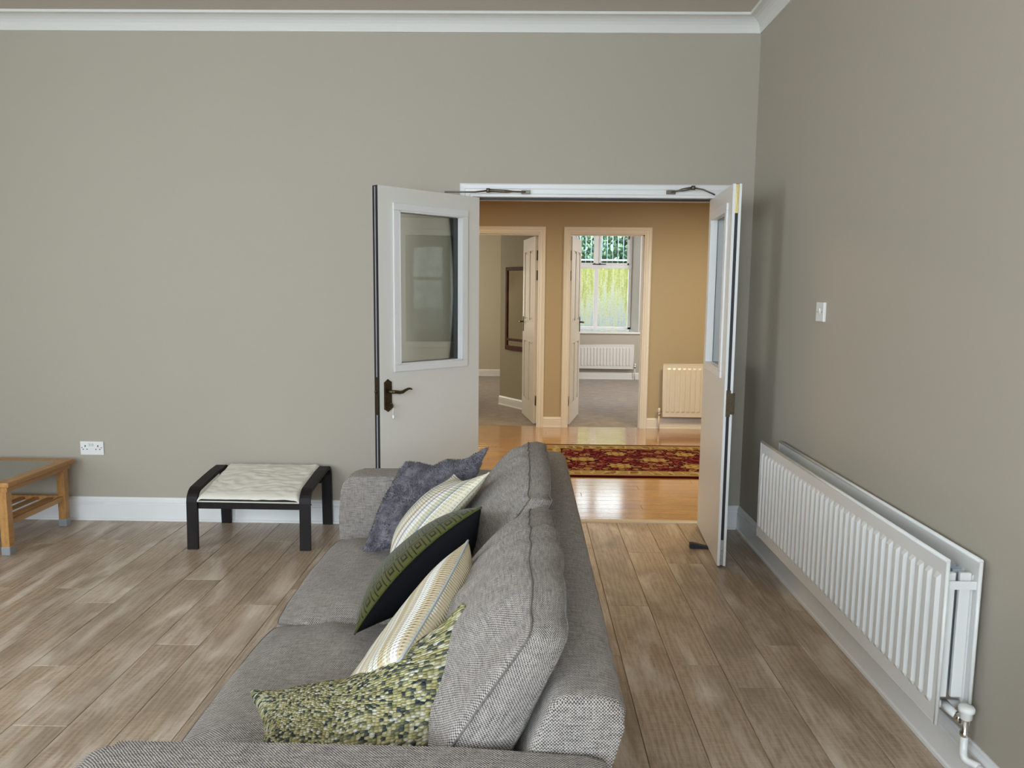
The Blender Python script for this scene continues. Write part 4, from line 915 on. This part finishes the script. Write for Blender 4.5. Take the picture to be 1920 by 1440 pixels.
def quilt():
    t = NT('olive_key_pattern'); v = t.co('UV'); x, y, z = t.xyz(v); P = .050
    fx = t.math('ABSOLUTE', t.math('SUBTRACT', t.math('FRACT', t.math('DIVIDE', x, P)), .5)); fy = t.math('ABSOLUTE', t.math('SUBTRACT', t.math('FRACT', t.math('DIVIDE', y, P)), .5))
    d = t.math('MAXIMUM', fx, fy); rg_ = t.math('SINE', t.math('MULTIPLY', d, 2*PI*5.0)); brk = t.math('GREATER_THAN', t.math('ADD', t.math('FRACT', t.math('DIVIDE', x, P)), t.math('MULTIPLY', t.math('FRACT', t.math('DIVIDE', y, P)), .6)), .22)
    k = t.math('MULTIPLY', t.math('GREATER_THAN', rg_, -.35), brk); n = t.noise(v, 60, 3)
    c = t.mix(k, (.016, .017, .005), (.085, .082, .020)); c = t.mix(t.math('MULTIPLY', n, .6), c, (.4, .42, .3), 'MULTIPLY')
    t.set(Base_Color=c, Roughness=.9); t.b.inputs['Sheen Weight'].default_value = .15; t.b.inputs['Specular IOR Level'].default_value = .2; t.bump(k, .9, .004); return t.m
blackf = paint('black_velvet', (.006, .006, .007), .95, .2, .2, .1)
oliveedge = paint('olive_seam', (.05, .058, .016), .9, .1, .1, .1)
# purple-grey fluffy cushion, furthest
def furmat(name, a, b, c):
    t = NT(name); g = t.n('ShaderNodeNewGeometry'); n = t.noise(t.co(), 28, 3); k = t.math('ADD', t.math('MULTIPLY', g.outputs['Random Per Island'], .4), t.math('MULTIPLY', n, .6))
    t.set(Base_Color=t.ramp(k, [(.2, a), (.5, b), (.8, c)]), Roughness=.9); t.b.inputs['Sheen Weight'].default_value = .4; return t.m
fur_m = furmat('grey_purple_plush', (.012, .011, .015), (.062, .056, .067), (.18, .165, .19))
pc = cushion('plush_cushion', [[(-.615, 2.90, .455), (-.44, 2.92, .440), (-.26, 2.95, .450)], [(-.575, 2.98, .60), (-.40, 3.0, .60), (-.215, 2.98, .64)], [(-.478, 3.08, .770), (-.315, 3.09, .765), (-.140, 2.99, .850)]],
             0, .060, .050, fur_m, n=60, power=2.4, pinch=.05, wrinkle=.030, wscale=14, soft=.5, seed=9, edge_noise=.010,
             label='fluffy grey-purple plush cushion leaning on the far sofa arm', cat='cushion')
pl = MB(); rnd = random.Random(5); me = pc.data
me.calc_loop_triangles(); tris = me.loop_triangles; areas = [t.area for t in tris]
for q in range(60000):
    t_ = tris[rnd.randrange(len(tris))]
    if rnd.random() > t_.area/ (sum(areas)/len(areas)*2.5): continue
    a, b = rnd.random(), rnd.random()
    if a+b > 1: a, b = 1-a, 1-b
    A, B, C = (me.vertices[k].co for k in t_.vertices); p = A+(B-A)*a+(C-A)*b; nn = t_.normal
    flow = Vector((noise.noise(p*16), noise.noise(p*16+Vector((9, 0, 0))), noise.noise(p*16+Vector((0, 9, 0)))))
    d = (nn*.75+flow*1.5+Vector((rnd.uniform(-.3, .3), rnd.uniform(-.3, .3), rnd.uniform(-.3, .3)))).normalized(); s_ = d.cross(nn+Vector((.01, .02, .03))).normalized()*.0013; L = rnd.uniform(.005, .010)
    v0, v1, v2 = pl.bm.verts.new(p-s_), pl.bm.verts.new(p+s_), pl.bm.verts.new(p+d*L); pl.bm.faces.new((v0, v1, v2))
fo = pl.build('plush_pile', fur_m, pc, local=True, kind='stuff')
# far striped cushion
cushion('striped_cushion', [[(-.47, 2.90, .475), (-.46, 2.70, .470), (-.43, 2.47, .470)], [(-.375, 2.91, .62), (-.345, 2.70, .635), (-.285, 2.49, .67)], [(-.265, 2.90, .758), (-.185, 2.72, .780), (-.113, 2.51, .862)]],
        0, .065, .055, stripeA, n=40, power=2.4, pinch=.06, wrinkle=.008, seed=11, piping=paint('cream_cord', (.6, .56, .45), .8, .1), pr=.003,
        label='cream striped cushion between the plush and the dark green one', cat='cushion', group='woven striped cushions')
# dark olive cushion
cushion('patterned_cushion', [[(-.50, 2.50, .47), (-.49, 2.34, .48), (-.480, 2.12, .475)], [(-.345, 2.50, .60), (-.335, 2.34, .635), (-.325, 2.17, .675)], [(-.15, 2.49, .74), (-.145, 2.31, .790), (-.117, 2.14, .850)]],
        0, .055, .135, [quilt(), blackf], n=40, power=2.3, pinch=.05, wrinkle=.006, seed=12, matidx=(0, 1, 0), piping=oliveedge, pr=.003,
        label='dark olive cushion with a key pattern and plain black back', cat='cushion')
# near striped cushion
cushion('striped_cushion', [[(-.385, 1.94, .475), (-.41, 1.74, .475), (-.43, 1.53, .46)], [(-.265, 1.95, .640), (-.305, 1.75, .61), (-.340, 1.54, .585)], [(-.142, 1.96, .812), (-.180, 1.75, .770), (-.250, 1.54, .695)]],
        0, .045, .110, stripeB, n=40, power=3.2, pinch=.03, wrinkle=.008, seed=13, piping=paint('blue_grey_cord', (.36, .40, .42), .8, .1), pr=.003,
        label='tan and cream ribbed cushion between dark green and knitted ones', cat='cushion', group='woven striped cushions')
# green knitted cushion, nearest
cushion('knitted_cushion', [[(-.55, 1.36, .46), (-.36, 1.335, .46), (-.165, 1.36, .48)], [(-.535, 1.50, .530), (-.36, 1.47, .555), (-.13, 1.49, .64)], [(-.628, 1.63, .575), (-.352, 1.655, .575), (-.108, 1.617, .812)]],
        0, .060, .050, knit(), n=60, power=3.4, corner=.032, pinch=.03, wrinkle=.012, wscale=12, seed=14, edge_noise=.006,
        label='chunky green flecked knitted cushion nearest the front arm', cat='cushion')
